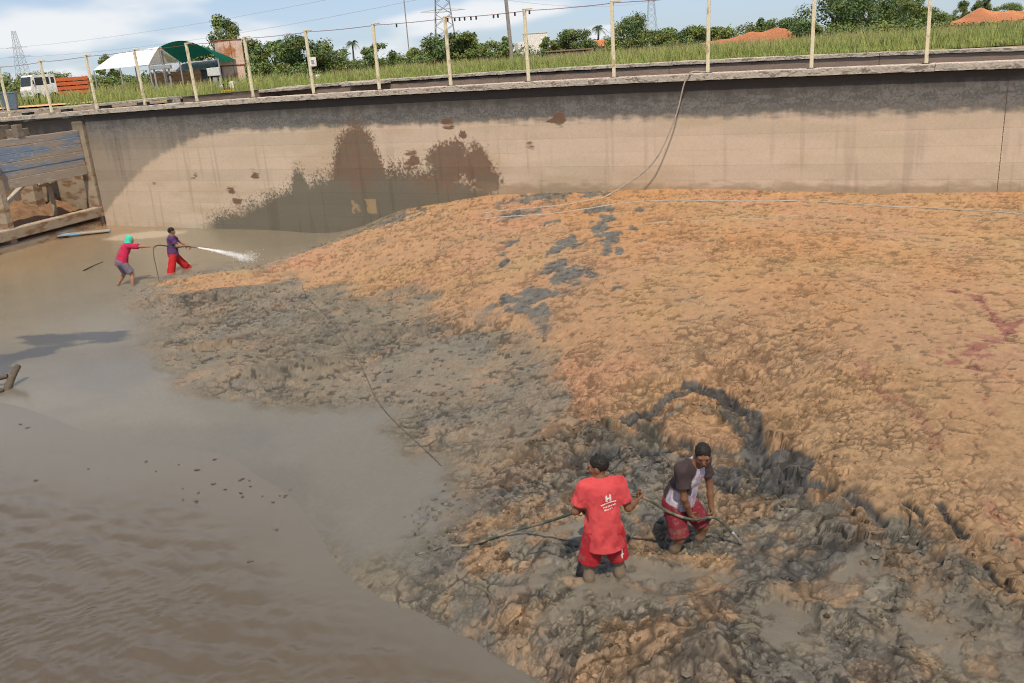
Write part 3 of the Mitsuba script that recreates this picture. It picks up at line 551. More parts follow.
def person(key, J, head_rot, skin, shirt, shorts, hair=None, h=.008, neck='round', scarf=None, cuff=.55, short_to=.95, place=None, shirt_hem=None, slim=1.0, hemdir=(0, 0, 1)):
    """J: joints in the person's own frame (facing +y, right hand at +x, soles at z = 0). Returns nothing; makes key__body and what it wears"""
    R, off = place
    J = {k: np.array(p, float) for k, p in J.items()}
    P = np.array(list(J.values())); lo, hi = P.min(0) - [.30, .30, .14], P.max(0) + [.30, .30, .22]
    pel, nk = J['pelvis'], J['neck']; up = unit(nk - pel); rt = unit(J['rs'] - J['ls']); fw = unit(np.cross(up, rt))
    B = np.stack([rt, fw, up], 1)
    tr = lambda m: trimesh.Trimesh(m.vertices @ R.T + off, m.faces, process=False)
    def torso(v, g, k=.05):
        L = np.linalg.norm(nk - pel)
        v.ell(pel + up * .02, np.array([.165, .115, .12]) * slim + g, k, B)
        v.ell(pel + up * L * .30, np.array([.145, .100, .15]) * slim + g, k, B)
        v.ell(pel + up * L * .62 + fw * .005, np.array([.172, .115, .17]) * slim + g, k, B)
        v.ell(pel + up * L * .80 - fw * .005, np.array([.175, .10, .11]) * slim + g, k, B)
        for sx in ('rs', 'ls'): v.cone(nk - up * .05, J[sx], .062 + g, .060 + g, .04)
    # ---- the body, one surface
    v = Vox(lo, hi, h); torso(v, 0)
    v.cone(nk - up * .05, J['head'] - up * .02, .060, .052, .03)
    for a in 'rl':
        s, e, w = J[a + 's'], J[a + 'e'], J[a + 'w']
        v.cone(s, s * .45 + e * .55, .056 * slim, .046 * slim, .03); v.cone(s * .45 + e * .55, e, .046 * slim, .039 * slim, .02)
        v.cone(e, e * .6 + w * .4, .040 * slim, .039 * slim, .02); v.cone(e * .6 + w * .4, w, .039 * slim, .027, .02)
        hand(v, w, J[a + 'h'], J.get(a + 'n', (0, 0, -1)), .9)
        hp, kn, an = J[a + 'hip'], J[a + 'k'], J[a + 'a']
        v.cone(hp, kn, .088 * slim, .058 * slim, .05); v.cone(kn, kn * .62 + an * .38, .056 * slim, .056 * slim, .03); v.cone(kn * .62 + an * .38, an, .056 * slim, .036, .03)
        ft = J[a + 'toe']; v.cone(an - np.array([0, 0, .03]), ft, .042, .03, .02)
    hr, hc = np.array(head_rot), J['head']
    W = lambda p: hc + hr @ np.array(p, float)
    v.ell(W((0, -.012, .022)), (.076, .094, .098), .02, hr); v.ell(W((0, .022, -.035)), (.060, .068, .080), .03, hr)
    v.cone(W((-.022, .052, -.092)), W((.022, .052, -.092)), .026, .026, .02)                    # chin
    v.cone(W((0, .086, .012)), W((0, .108, -.022)), .010, .016, .012)                           # nose
    v.cone(W((-.020, .088, -.058)), W((.020, .088, -.058)), .011, .011, .008)                   # lips
    v.cone(W((-.045, .074, .030)), W((.045, .074, .030)), .016, .016, .015)                     # brow
    for sx in (-1, 1):
        v.ell(W((sx * .076, -.004, -.012)), (.013, .024, .034), .008, hr)                       # ears
        v.ell(W((sx * .036, .070, -.018)), (.030, .02, .026), .02, hr)                          # cheeks
    scene[key + '__body'] = mikit.ply(tr(v.mesh()), skin, True)
    # ---- eyes
    if hair:
        for sx in (-1, 1):
            e = trimesh.creation.icosphere(2, .0125); e.apply_translation(W((sx * .031, .0815, .008))); put(key + '__eye', tr(e), 'eye_dark', True)
        v = Vox(hc - .16, hc + .16, .006)
        v.ell(W((0, -.020, .034)), (.083, .099, .097), .01, hr); v.noise(.007, .016, 5)
        v.cut(W((0, .07, .06)), hr @ np.array([0, .82, -.30])); v.cut(W((0, -.03, -.045)), hr @ np.array([0, .35, -1.0]))
        scene[key + '__hair'] = mikit.ply(tr(v.mesh()), hair, True)
    if scarf:
        v = Vox(hc - .34, hc + .22, .009)
        v.ell(W((0, -.016, .030)), (.092, .108, .108), .02, hr); v.ell(W((0, -.03, -.06)), (.088, .085, .09), .04, hr)
        v.cone(W((0, -.05, -.10)), W((0, -.10, -.20)), .10, .085, .05, (1.1, .8, 1)); v.cone(W((.05, -.06, -.12)), W((-.13, -.09, -.18)), .06, .05, .04)
        v.noise(.008, .05, 7); v.cut(W((0, .055, .02)), hr @ np.array([0, 1, .1]))
        scene[key + '__headscarf'] = mikit.ply(tr(v.mesh()), scarf, True)
    # ---- shorts
    v = Vox([lo[0], lo[1], min(J['rk'][2], J['lk'][2], J['ra'][2] + 9 * (short_to < 1.5)) - .12], [hi[0], hi[1], pel[2] + .2], h); g = .018
    v.ell(pel + up * .02, np.array([.165, .118, .12]) * slim + g, .05, B); v.ell(pel - up * .04, np.array([.155, .12, .11]) * slim + g, .05, B)
    for a in 'rl':
        hp, kn = J[a + 'hip'], J[a + 'k']; en = hp + (kn - hp) * (short_to + .12)
        v.cone(hp, en, .098 * slim + g, .082 * slim + g + .012, .04)
    v.noise(.011, .07, 3, (1.6, 1.6, .55)).noise(.006, .03, 4, (1.4, 1.4, .6))
    if short_to < 1.5:
        for a in 'rl':
            hp, kn = J[a + 'hip'], J[a + 'k']; n = unit(kn - hp); p = hp + (kn - hp) * short_to
            sl = np.meshgrid(*v.ax, indexing='ij'); side = ((sl[0] - pel[0]) * rt[0] + (sl[1] - pel[1]) * rt[1]) * (1 if a == 'r' else -1) > -.02
            d = sum((sl[i] - p[i]) * n[i] for i in range(3)); v.D = np.where(side, np.maximum(v.D, d.astype(np.float32)), v.D)
    v.cut(pel + up * .02, up)
    scene[key + '__shorts'] = mikit.ply(tr(v.mesh()), shorts, True)
    # ---- shirt, hanging free over the shorts
    v = Vox([lo[0], lo[1], min(J['hem'][2], J['rh'][2], J['lh'][2]) - .12 if cuff > 1 else J['hem'][2] - .08], [hi[0], hi[1], nk[2] + .14], h); g = .020; torso(v, g)
    hem = J.get('hem', pel - up * .10)
    v.cone(pel + up * .14, hem - up * .06, .165 * slim + g, .188 * slim + g, .06, (1.0, .82, 1.0))
    for a in 'rl':
        s, e, w = J[a + 's'], J[a + 'e'], J[a + 'w']; n = unit(e - s)
        if cuff <= 1: v.cone(s - n * .01, s + (e - s) * (cuff + .15), .072 * slim + .006, .068 * slim + .012, .04)
        else: v.cone(s, e, .07 * slim, .056 * slim, .04); v.cone(e, e + (w - e) * (cuff - 1), .056 * slim, .046 * slim, .03)
    v.noise(.015, .085, 11, (1.3, 1.3, .6)).noise(.005, .035, 12, (1.2, 1.2, .8))
    X, Y, Z = (q.astype(np.float32) for q in np.meshgrid(*v.ax, indexing='ij')); PX = np.stack([X, Y, Z], -1)
    for a in 'rl':
        s, e, w = J[a + 's'], J[a + 'e'], J[a + 'w']; n = unit(e - s)
        p, n = (s + (e - s) * cuff, n) if cuff <= 1 else (e + (w - e) * (cuff - 1), unit(w - e))
        far = (((X - p[0] - n[0] * .1) ** 2 + (Y - p[1] - n[1] * .1) ** 2 + (Z - p[2] - n[2] * .1) ** 2) < .17 ** 2); lat = ((PX - pel) @ rt) * (1 if a == 'r' else -1)
        v.D = np.where(far & (lat > .165 * slim), np.maximum(v.D, ((PX - p) @ n).astype(np.float32)), v.D)
    v.cut(hem, -unit(np.array(hemdir) * 1.0)); v.cut(nk + up * .05, unit(up - fw * .35))
    nd = np.linalg.norm(PX - (nk + up * .055 + fw * (.03 if neck == 'round' else .06)), axis=-1) - (.076 if neck == 'round' else .098)
    v.D = np.maximum(v.D, -nd.astype(np.float32))
    m = tr(v.mesh()); scene[key + '__shirt'] = mikit.ply(m, shirt, True)
    return m, (lambda p: R @ np.array(p, float) + off)

def cloth(key, col, var=.12, mud=None, mud_top=None, extra=None, rough=.85):
    c = np.array(col)
    def f(p, n, uv):
        k = mikit.Color3f if hasattr(mikit, 'Color3f') else mi.Color3f
        t = mikit.fbm(p.x * 9, p.y * 9, p.z * 9, 3)
        o = mi.Color3f(*[float(x) for x in c]) * (1 - var + 2 * var * t)
        if extra: o = extra(o, p)
        if mud_top is not None:
            m = mikit.smoothstep(mud_top + .10, mud_top - .22, p.z + (mikit.fbm(p.x * 14, p.y * 14, p.z * 14, 3) - .5) * .5)
            m = dr.maximum(m, mikit.smoothstep(.63, .72, mikit.fbm(p.x * 16 + 3, p.y * 16, p.z * 16, 3)) * .6)
            o = mikit.mix(o, mud or (.15, .115, .08), m * .85)
        return o
    mat(key, f, rough, sheen=.3); bumpy(key, lambda p, n, uv: mikit.fbm(p.x * 40, p.y * 40, p.z * 18, 2), .004, .003)
    return key
mat('eye_dark', (.02, .015, .012), .25); mat('black_hair', lambda p, n, uv: mikit.mix((.008, .007, .006), (.02, .018, .016), mikit.noise(p.x * 160, p.y * 160, p.z * 60)), .55)
bumpy('black_hair', lambda p, n, uv: mikit.noise(p.x * 170, p.y * 170, p.z * 90), .006, .002)
def skin(key, col, mud_z):
    c = [float(x) for x in col]
    def f(p, n, uv):
        o = mi.Color3f(*c) * (.85 + .3 * mikit.fbm(p.x * 22, p.y * 22, p.z * 22, 3))
        m = mikit.smoothstep(mud_z + .06, mud_z - .06, p.z + (mikit.fbm(p.x * 18, p.y * 18, p.z * 18, 3) - .5) * .22)
        return mikit.mix(o, (.16, .13, .095), m * .9)
    return mat(key, f, .5)

def sole_z(z_mud, sunk): return z_mud - sunk
# --- man in the red shirt, back to us
zs = .10; place = (rotz(math.radians(8)), np.array([.80, 7.90, zs]))
Jred = dict(pelvis=(0, 0, .88), neck=(.0, .03, 1.42), head=(-.015, .075, 1.545), rs=(.175, .02, 1.35), ls=(-.175, .02, 1.35), re=(.262, -.01, 1.08), rw=(.40, .15, 1.05), rh=(.47, .21, 1.075), rn=(-.5, .3, .6),
            le=(-.285, .02, 1.11), lw=(-.18, .25, .99), lh=(-.12, .32, .96), ln=(.2, .2, -1), rhip=(.095, 0, .86), lhip=(-.095, 0, .86), rk=(.155, .045, .47), lk=(-.165, .05, .47), ra=(.165, -.02, .08), la=(-.175, -.02, .08), rtoe=(.19, .13, .03), ltoe=(-.2, .13, .03), hem=(0, -.02, .68))
shirt_m, Wr = person('person', Jred, rotz(math.radians(62)) @ rotx(-.12), skin('skin_red_man', (.17, .085, .05), .62), cloth('red_tee', (.50, .062, .07), .10, mud_top=None, extra=lambda o, p: mikit.mix(o, (.30, .02, .025), dr.maximum(mikit.smoothstep(.58, .68, mikit.fbm(p.x * 8, p.y * 8, p.z * 7, 3)) * .45, mikit.smoothstep(.52, .72, mikit.fbm(p.x * 11 + 5, p.y * 11, p.z * 8, 4)) * mikit.smoothstep(1.5, .8, p.z) * .6))), cloth('red_shorts', (.36, .018, .03), .2, mud_top=.52), 'black_hair', place=place, cuff=.72, short_to=.93, h=.0085)
tag('person', 'person in red tee shirt and red shorts seen from behind, shin deep in mud', 'person')
# the white print on the back of the red shirt
def on_cloth(m, polys, origin, ex, ez, toward, lift=.004, depth=.004):
    """flat shapes (in metres) laid on the cloth by projecting along 'toward'"""
    import shapely
    out = []; ray = trimesh.ray.ray_triangle.RayMeshIntersector(m)
    for g in polys:
        e = trimesh.creation.extrude_polygon(g, depth, engine='earcut'); e = e.subdivide_to_size(.014)
        P = origin + np.outer(e.vertices[:, 0], ex) + np.outer(e.vertices[:, 1], ez)
        tree = cKDTree(m.vertices); 
        loc, ri, _ = ray.intersects_location(P - toward * .6, np.tile(toward, (len(P), 1)), multiple_hits=False)
        Q = P.copy(); ok = np.zeros(len(P), bool); Q[ri] = loc; ok[ri] = True
        if not ok.all():
            near = cKDTree(P[ok]).query(P[~ok])[1]; dd = (Q[ok] - P[ok])[near]; Q[~ok] = P[~ok] + dd
        out.append(trimesh.Trimesh(Q - np.outer(lift * .25 + e.vertices[:, 2], toward), e.faces, process=False))
    return cat(*out)
import shapely.geometry as sg
from shapely import affinity
def bar(x0, y0, x1, y1): return sg.box(x0, y0, x1, y1)
pr = [sg.Polygon([(-.034, .012), (-.012, .008), (-.016, .074), (-.026, .080), (-.036, .066)]), sg.Polygon([(.010, .006), (.030, .010), (.026, .070), (.014, .082), (.006, .070)]), bar(-.014, .034, .009, .050),
      sg.Polygon([(-.085, -.022), (-.03, -.006), (.03, -.002), (.085, -.012), (.08, -.020), (.03, -.012), (-.03, -.017), (-.08, -.032)])]
rr = np.random.default_rng(3)
for row, (y, a, b) in enumerate(((-.048, -.062, .072), (-.078, -.05, .03))):
    x = a
    while x < b:
        w = rr.uniform(.007, .015); pr.append(bar(x, y + .06 * x - .006, x + w, y + .06 * x + rr.uniform(.003, .008))); x += w + rr.uniform(.003, .009)
Rr = place[0]; mat('print_white', (.62, .55, .53), .7)
scene['person__shirt__print'] = mikit.ply(on_cloth(shirt_m, pr, Wr((.035, -.2, 1.235)), Rr @ np.array([1, 0, 0.06]), np.array([0, 0, 1.0]), Rr @ np.array([0, 1.0, 0])), 'print_white')
labels['person__shirt__print'] = {'label': 'white emblem above a curved line and small print'}
side = [sg.Polygon([(-.012, -.03), (.0, -.05), (.012, -.03), (.004, -.02), (.02, 0), (.004, .02), (.012, .06), (0, .09), (-.01, .055), (-.004, .02), (-.02, .0), (-.006, -.02)])]
scene['person__shorts__print'] = mikit.ply(on_cloth(trimesh.Trimesh(*meshkit.WRITTEN[scene['person__shorts']['filename']][:2], process=False), side, Wr((.165, -.2, .59)), Rr @ np.array([1, 0, 0.1]), np.array([0, 0, 1.0]), Rr @ np.array([0, 1.0, 0])), 'print_white')

# --- man in the two-tone shirt, bent over the nozzle
place2 = (rotz(math.radians(-137)), np.array([1.68, 8.42, .09]))
Jw = dict(pelvis=(0, -.02, .88), neck=(-.02, .20, 1.38), head=(-.02, .29, 1.475), rs=(.17, .16, 1.33), ls=(-.20, .18, 1.33), re=(.19, .20, 1.03), rw=(.085, .20, .80), rh=(.03, .24, .73), rn=(-.6, .5, -.3),
          le=(-.235, .23, 1.03), lw=(-.19, .28, .78), lh=(-.16, .32, .70), ln=(.7, -.2, -.3), rhip=(.10, -.02, .86), lhip=(-.095, 0, .86), rk=(.125, .10, .49), lk=(-.17, .20, .55), ra=(.12, -.08, .10), la=(-.18, .06, .14), rtoe=(.14, .10, .04), ltoe=(-.2, .2, .06), hem=(0, .0, .80))
def two_tone(o, p):
    c, s = math.cos(math.radians(137)), math.sin(math.radians(137))
    lx = (p.x - 1.68) * c - (p.y - 8.42) * s; ly = (p.x - 1.68) * s + (p.y - 8.42) * c; lz = p.z - .09
    white = mikit.mix((.42, .40, .45), (.30, .26, .36), mikit.smoothstep(.45, .6, mikit.fbm(p.x * 30, p.y * 30, p.z * 10, 2)))
    white = mikit.mix(white, (.42, .22, .34), mikit.smoothstep(.58, .66, mikit.fbm(p.x * 7, p.y * 7, p.z * 26 + 3, 3)) * .7)
    white = mikit.mix(white, (.25, .2, .15), mikit.smoothstep(.56, .7, mikit.fbm(p.x * 9, p.y * 9, p.z * 9 + 8, 3)) * .5)
    dark = mi.Color3f(.045, .032, .036)
    fx = dr.abs(lx + .015)
    edge = .048 + .36 * dr.maximum(1.36 - lz, 0)
    t = mikit.smoothstep(edge - .012, edge + .012, fx) * mikit.smoothstep(1.04, 1.10, lz + .2 * (fx - .12))
    back = mikit.smoothstep(-.05, -.09, ly - .42 * (lz - .88))
    side = mikit.smoothstep(.155, .175, lx) * mikit.smoothstep(.08, .04, ly - .40 * (lz - .88)); pass
    t = dr.maximum(t, back); return white * (1 - t) + dark * t
person('person_001', Jw, rotz(math.radians(-50)) @ rotx(-.38), skin('skin_white_man', (.16, .08, .048), .50), cloth('two_tone_shirt', (.5, .5, .5), .06, extra=two_tone), cloth('maroon_shorts', (.16, .018, .03), .2, mud_top=.62), 'black_hair', place=place2, cuff=.62, short_to=.96, neck='v', h=.0085, slim=.93)
tag('person_001', 'person in a grey and lilac shirt with dark sleeves bending over a hose end', 'person')
# --- far pair
zf = .06
place3 = (rotz(math.radians(-42)), np.array([-11.0, 24.95, zf - .13]))
Jt = dict(pelvis=(0, -.10, .86), neck=(.05, .17, 1.31), head=(.07, .26, 1.42), rs=(.21, .12, 1.28), ls=(-.12, .17, 1.24), re=(.46, .34, 1.24), rw=(.66, .55, 1.22), rh=(.73, .62, 1.21), rn=(0, 0, -1),
          le=(-.28, .02, 1.0), lw=(-.30, .06, .76), lh=(-.30, .08, .68), ln=(1, 0, 0), rhip=(.09, -.10, .84), lhip=(-.10, -.10, .84), rk=(.20, .06, .47), lk=(-.20, .05, .48), ra=(.30, -.05, .09), la=(-.32, -.22, .10), rtoe=(.36, .1, .04), ltoe=(-.34, -.06, .05), hem=(0, -.08, .76))
def striped(o, p):
    c, s = math.cos(math.radians(42)), math.sin(math.radians(42))
    lx = (p.x + 11.0) * c - (p.y - 24.95) * s
    t = mikit.smoothstep(.028, .02, dr.abs(lx - .045)) ; t = dr.maximum(t, mikit.smoothstep(.03, .022, dr.abs(lx + .07)))
    return mikit.mix(o, (.14, .10, .12), t * .85)
person('person_002', Jt, rotz(math.radians(-20)) @ rotx(-.25), skin('skin_far', (.30, .16, .10), .12), cloth('magenta_shirt', (.42, .02, .07), .1, extra=striped), cloth('slate_shorts', (.15, .13, .17), .15), None, scarf=cloth('teal_scarf', (.05, .50, .38), .1), place=place3, cuff=.85, short_to=.9, h=.014)
tag('person_002', 'person in a turquoise headscarf and magenta shirt reaching out to hold the far hose', 'person')
place4 = (rotz(math.radians(-68)), np.array([-10.12, 26.4, zf - .32]))
Jp = dict(pelvis=(0, 0, .88), neck=(.0, .04, 1.42), head=(.0, .08, 1.545), rs=(.185, .03, 1.36), ls=(-.185, .06, 1.36), re=(.24, .16, 1.10), rw=(.12, .36, 1.08), rh=(.06, .43, 1.07), rn=(-.2, -.2, -1),
          le=(-.21, .27, 1.16), lw=(-.10, .47, 1.03), lh=(-.07, .55, 1.0), ln=(.3, 0, -1), rhip=(.095, 0, .86), lhip=(-.095, 0, .86), rk=(.15, -.12, .47), lk=(-.17, .24, .50), ra=(.16, -.16, .08), la=(-.18, .30, .10), rtoe=(.18, 0, .03), ltoe=(-.2, .44, .04), hem=(0, 0, .80))
person('person_003', Jp, rotz(math.radians(8)) @ rotx(-.2), 'skin_far', cloth('purple_tee', (.09, .04, .13), .15), cloth('red_trousers', (.45, .02, .025), .12), 'black_hair', place=place4, cuff=.6, short_to=1.7, h=.014)
tag('person_003', 'person in a purple tee shirt and red trousers aiming the jet of water', 'person')

# ---------------------------------------------------------------- hoses
def mud_z(x, y):
    f = mud_surface(np.atleast_1d(np.array(x, float)), np.atleast_1d(np.array(y, float))); return f['h']
def lay(P, n, r, lift=.4):
    """a line lying on the mud through the plan points"""
    c = curve([(x, y, 0) for x, y in P], n); c[:, 2] = np.convolve(np.pad(mud_z(c[:, 0], c[:, 1]), 3, 'edge'), np.ones(7) / 7, 'valid') + r * lift; return c
mat('hose_green', lambda p, n, uv: mikit.mix((.055, .075, .06), (.20, .165, .12), mikit.smoothstep(.45, .62, mikit.fbm(p.x * 7, p.y * 7, p.z * 7, 3))), .45)
mat('hose_pale', lambda p, n, uv: mikit.mix((.42, .39, .34), (.28, .25, .2), mikit.noise(p.x * 8, p.y * 8, p.z * 8)), .6)
mat('hose_dark', lambda p, n, uv: mikit.mix((.06, .053, .046), (.14, .12, .09), mikit.noise(p.x * 8, p.y * 8, p.z * 8)), .6)
mat('steel', (.45, .45, .44), .35, metallic=.8)
lhand, rhand = Wr((-.10, .33, .955)), Wr((.45, .22, 1.06)); W2 = lambda p: place2[0] @ np.array(p, float) + place2[1]
h2r, h2l = W2((.04, .255, .735)), W2((-.155, .335, .70))
tip = np.array([2.32, 8.26, float(mud_z(2.32, 8.26)[0]) + .03])
tail = lay([(-1.31, 9.0), (-1.01, 9.01), (-0.65, 8.94)], 14, .017)
pts = curve(np.vstack([tail[::4], [(-0.3, 8.93, 0.38), (0.11, 8.75, 0.58)], [lhand], [(lhand + rhand) / 2 + [0, .05, .02]], [rhand], [(rhand + h2r) / 2 + [-.02, .05, -.05]], [h2r], [h2l], [h2l * .35 + tip * .65 + [0, 0, .03]], [tip]]), 120)
put('water_hose__tube', tube(pts[:-5], .0165, 10), 'hose_green', True)
put('water_hose__nozzle', tube(pts[-7:], np.array([.021, .021, .019, .017, .016, .020, .020]), 10), 'steel', True)
tag('water_hose', 'green mud-smeared hose held by the two nearest people', 'hose')
put('water_hose_branch', tube(lay([(-.80, 8.43), (-.62, 8.20), (-.40, 7.95), (-.36, 7.75), (-.45, 7.58)], 50, .014), .013, 8), 'hose_dark', True)
k = 'water_hose_branch'; scene['sunken_hose'] = scene.pop(k)
tag('sunken_hose', 'thin dark hose curving down the mud towards the brown water', 'hose')

# the line drawn over the middle of the mud, and the pale hose that comes down the wall
put('drag_hose', tube(lay([(-5.34, 22.2), (-4.72, 20.36), (-3.98, 18.65), (-3.41, 17.09), (-2.82, 15.44), (-2.28, 13.7), (-1.76, 12.56), (-1.13, 11.28)], 160, .012, .5), .008, 7), 'hose_dark', True)
tag('drag_hose', 'long dark hose trailing down the grey mud in the middle of the tank', 'hose')
top = [onwall(30.42, rim_z(30.42) + .03, .02), onwall(30.2, rim_z(30.2) + .05, .15), onwall(30.0, rim_z(30) + .02, .34), onwall(29.72, 4.02, .42), onwall(29.47, 3.34, .46), onwall(29.12, 2.65, .50), onwall(28.66, 2.17, .5), onwall(28.1, 1.80, .6)]
bed = lay([(3.03, 25.3), (2.5, 25.2), (1.63, 25.15), (.06, 25.75), (-.68, 25.95)], 60, .022)
put('pale_hose', tube(np.vstack([curve(np.vstack([top, bed[2]]), 110)[:-1], bed[2:]]), .021, 8), 'hose_pale', True)
tag('pale_hose', 'pale hose hanging over the coping and down the wall onto the mud', 'hose')
put('pale_rope', tube(lay([(-.52, 25.1), (.07, 24.85), (1.04, 24.25), (2.14, 24.14), (3.81, 24.13), (5.81, 23.23), (7.72, 22.54), (9.25, 21.23), (10.62, 20.06), (11.51, 19.02), (12.34, 17.72), (13.5, 16)], 220, .02), .02, 7), 'hose_pale', True)
tag('pale_rope', 'pale line lying along the foot of the wall to the right edge', 'rope')
put('thin_cord', tube(lay([(3.36, 21.38), (4.56, 21.18), (5.93, 20.8), (7.14, 20.82)], 90, .01), .012, 6), 'hose_pale', True)
tag('thin_cord', 'thin pale cord lying on the orange mud below the pale line', 'cord')
# far hose: from the reaching hand to the nozzle
W3 = lambda p: place3[0] @ np.array(p, float) + place3[1]
W4 = lambda p: place4[0] @ np.array(p, float) + place4[1]
ha, hb, hn = W3((.72, .61, 1.19)), W4((.06, .44, 1.04)), W4((-.08, .56, .985))
d = unit(hn - hb); nz0 = hn + d * .12
put('spray_hose__tube', tube(curve([ha + [-.05, -.1, -1.12], ha + [-.05, 0, -.6], ha + [0, 0, -.02], (ha + hb) / 2 + [0, 0, .0], hb, hn], 60), np.r_[np.full(24, .011), np.full(36, .017)], 8), 'hose_dark', True)
put('spray_hose__nozzle', tube([hn - d * .02, hn + d * .1, hn + d * .16, hn + d * .30], [.028, .028, .022, .018], 10), 'steel', True)
tag('spray_hose', 'dark hose with a metal nozzle held by the two far people', 'hose')
hit = np.array([-7.95, 26.6, .25]); n0 = hn + d * .30
def spray():
    r = np.random.default_rng(8); out = []; v = hit - n0
    base = trimesh.creation.icosahedron()
    n = 4600; t = r.uniform(0, 1, n) ** 1.15; rad = (.010 + .13 * t ** 1.2) * np.sqrt(-np.log(r.uniform(.02, 1, n))) * .6
    a = r.uniform(0, 6.283, n); s1 = unit(np.cross(v, [0, 0, 1])); s2 = unit(np.cross(v, s1))
    C = n0 + t[:, None] * v + rad[:, None] * (np.cos(a)[:, None] * s1 + np.sin(a)[:, None] * s2) + np.array([0, 0, 1]) * (.10 * t * (1 - t))[:, None]
    sz = r.uniform(.0035, .0085, n)
    V = (C[:, None] + base.vertices[None] * sz[:, None, None]).reshape(-1, 3); F = (np.arange(n)[:, None, None] * 12 + base.faces[None]).reshape(-1, 3)
    core = tube(n0 + np.linspace(0, .5, 12)[:, None] * v + np.array([0, 0, 1]) * (.10 * np.linspace(0, .5, 12) * (1 - np.linspace(0, .5, 12)))[:, None], np.linspace(.016, .03, 12), 8)
    q = hit + r.normal(0, 1, (500, 3)) * [.16, .10, .09] + [0, 0, .02]; V2 = (q[:, None] + base.vertices[None] * r.uniform(.004, .010, (500, 1, 1))).reshape(-1, 3); F2 = (np.arange(500)[:, None, None] * 12 + base.faces[None]).reshape(-1, 3)
    return cat(trimesh.Trimesh(V, F, process=False), trimesh.Trimesh(V2, F2, process=False), core)
mat('water_drops', (.88, .9, .92), .4); put('water_jet', spray(), 'water_drops', True)
tag('water_jet', 'white jet of water spraying from the nozzle onto the mud', 'water jet', kind='stuff')
# ---------------------------------------------------------------- the fence on the coping
mat('cream_paint', lambda p, n, uv: mikit.mix((.66, .61, .44), (.44, .36, .24), mikit.smoothstep(.56, .72, mikit.fbm(p.x * 9, p.y * 9, p.z * 5, 3))), .55)
mat('rust_wire', (.20, .07, .055), .7); mat('dark_iron', (.035, .03, .03), .6)
fence = 'wire_fence'; tag(fence, 'wire fence of cream posts standing along the top of the tank wall', 'fence')
PU = [.33 + 2.735 * i for i in range(-3, 18)]
FR = np.array([[TU[0], NO[0], 0], [TU[1], NO[1], 0], [0, 0, 1.0]])     # columns: along the wall, towards us, up
def inwall(m, u, z, off=0.0): return trimesh.Trimesh(m.vertices @ FR.T + onwall(u, z, off), m.faces[:, ::-1] if np.linalg.det(FR) < 0 else m.faces, process=False)
rf = np.random.default_rng(12); tops = []
for i, u in enumerate(PU):
    lean = rf.normal(0, .012, 2); zb = rim_z(u)
    post = bev(.085, .085, 2.06, .008); post.apply_translation((0, 0, 1.03)); post.vertices[:, 0] += post.vertices[:, 2] * lean[0]; post.vertices[:, 1] += post.vertices[:, 2] * lean[1]
    k = put(fence + '__post', inwall(post, u, zb - .01), 'cream_paint')
    cap = bev(.30, .10, .035, .006); cap.apply_translation((.10 + 2.06 * lean[0], 2.06 * lean[1], 2.075))
    scene[k + '__bracket'] = mikit.ply(inwall(cap, u, zb - .01), 'cream_paint')
    base = bev(.2, .2, .014, .003); base.apply_translation((0, 0, .018)); scene[k + '__base_plate'] = mikit.ply(inwall(base, u, zb - .01), 'dark_iron')
    tops.append((u + .17 + 2.06 * lean[0], zb + 2.015))
wire = []
for (ua, za), (ub, zb) in zip(tops[:-1], tops[1:]):
    for t in np.linspace(0, 1, 9)[:-1]: wire.append(onwall(ua + (ub - ua) * t, za + (zb - za) * t - .09 * t * (1 - t), .0))
put(fence + '__wire', tube(wire, .010, 6), 'rust_wire', True)
for uu in [22.3, 22.55, 22.72, 22.9, 23.12, 23.3, 23.9, 24.05, 24.62, 25.1, 20.4]:
    q = min(range(len(tops) - 1), key=lambda j: abs((tops[j][0] + tops[j + 1][0]) / 2 - uu)); (ua, za), (ub, zb) = tops[q], tops[q + 1]; t = (uu - ua) / (ub - ua)
    m = bev(.05, .03, .11, .006); put(fence + '__clip', inwall(m, uu, za + (zb - za) * t - .09 * t * (1 - t) - .05), 'dark_iron')

# ---------------------------------------------------------------- sluice gate in the side of the tank, left
G0 = np.array([-16.75, 37.05]); GS = np.array([-.3, -.954]); GN = np.array([.954, -.3])       # along the gate towards us, out into the tank
GR = np.array([[GS[0], GN[0], 0], [GS[1], GN[1], 0], [0, 0, 1.0]])
def ingate(m, s=0, z=0, off=0): 
    q = G0 + GS * s + GN * off
    f = m.faces[:, ::-1] if np.linalg.det(GR) < 0 else m.faces
    return trimesh.Trimesh(m.vertices @ GR.T + np.array([q[0], q[1], z]), f, process=False)
def gcol(p, n, uv):
    a = mikit.fbm(p.x * 3, p.y * 3, p.z * 3, 4); c = mikit.mix((.34, .28, .21), (.26, .215, .17), a)
    c = mikit.mix(c, (.20, .125, .075), mikit.smoothstep(.52, .68, mikit.fbm(p.x * 2, p.y * 2, p.z * 4 + 4, 4)))
    return mikit.mix(c, (.13, .115, .10), mikit.smoothstep(3.4, 4.2, p.z + (a - .5)) * .8)
mat('gate_concrete', gcol, .85); bumpy('gate_concrete', lambda p, n, uv: mikit.fbm(p.x * 12, p.y * 12, p.z * 12, 3), .02)
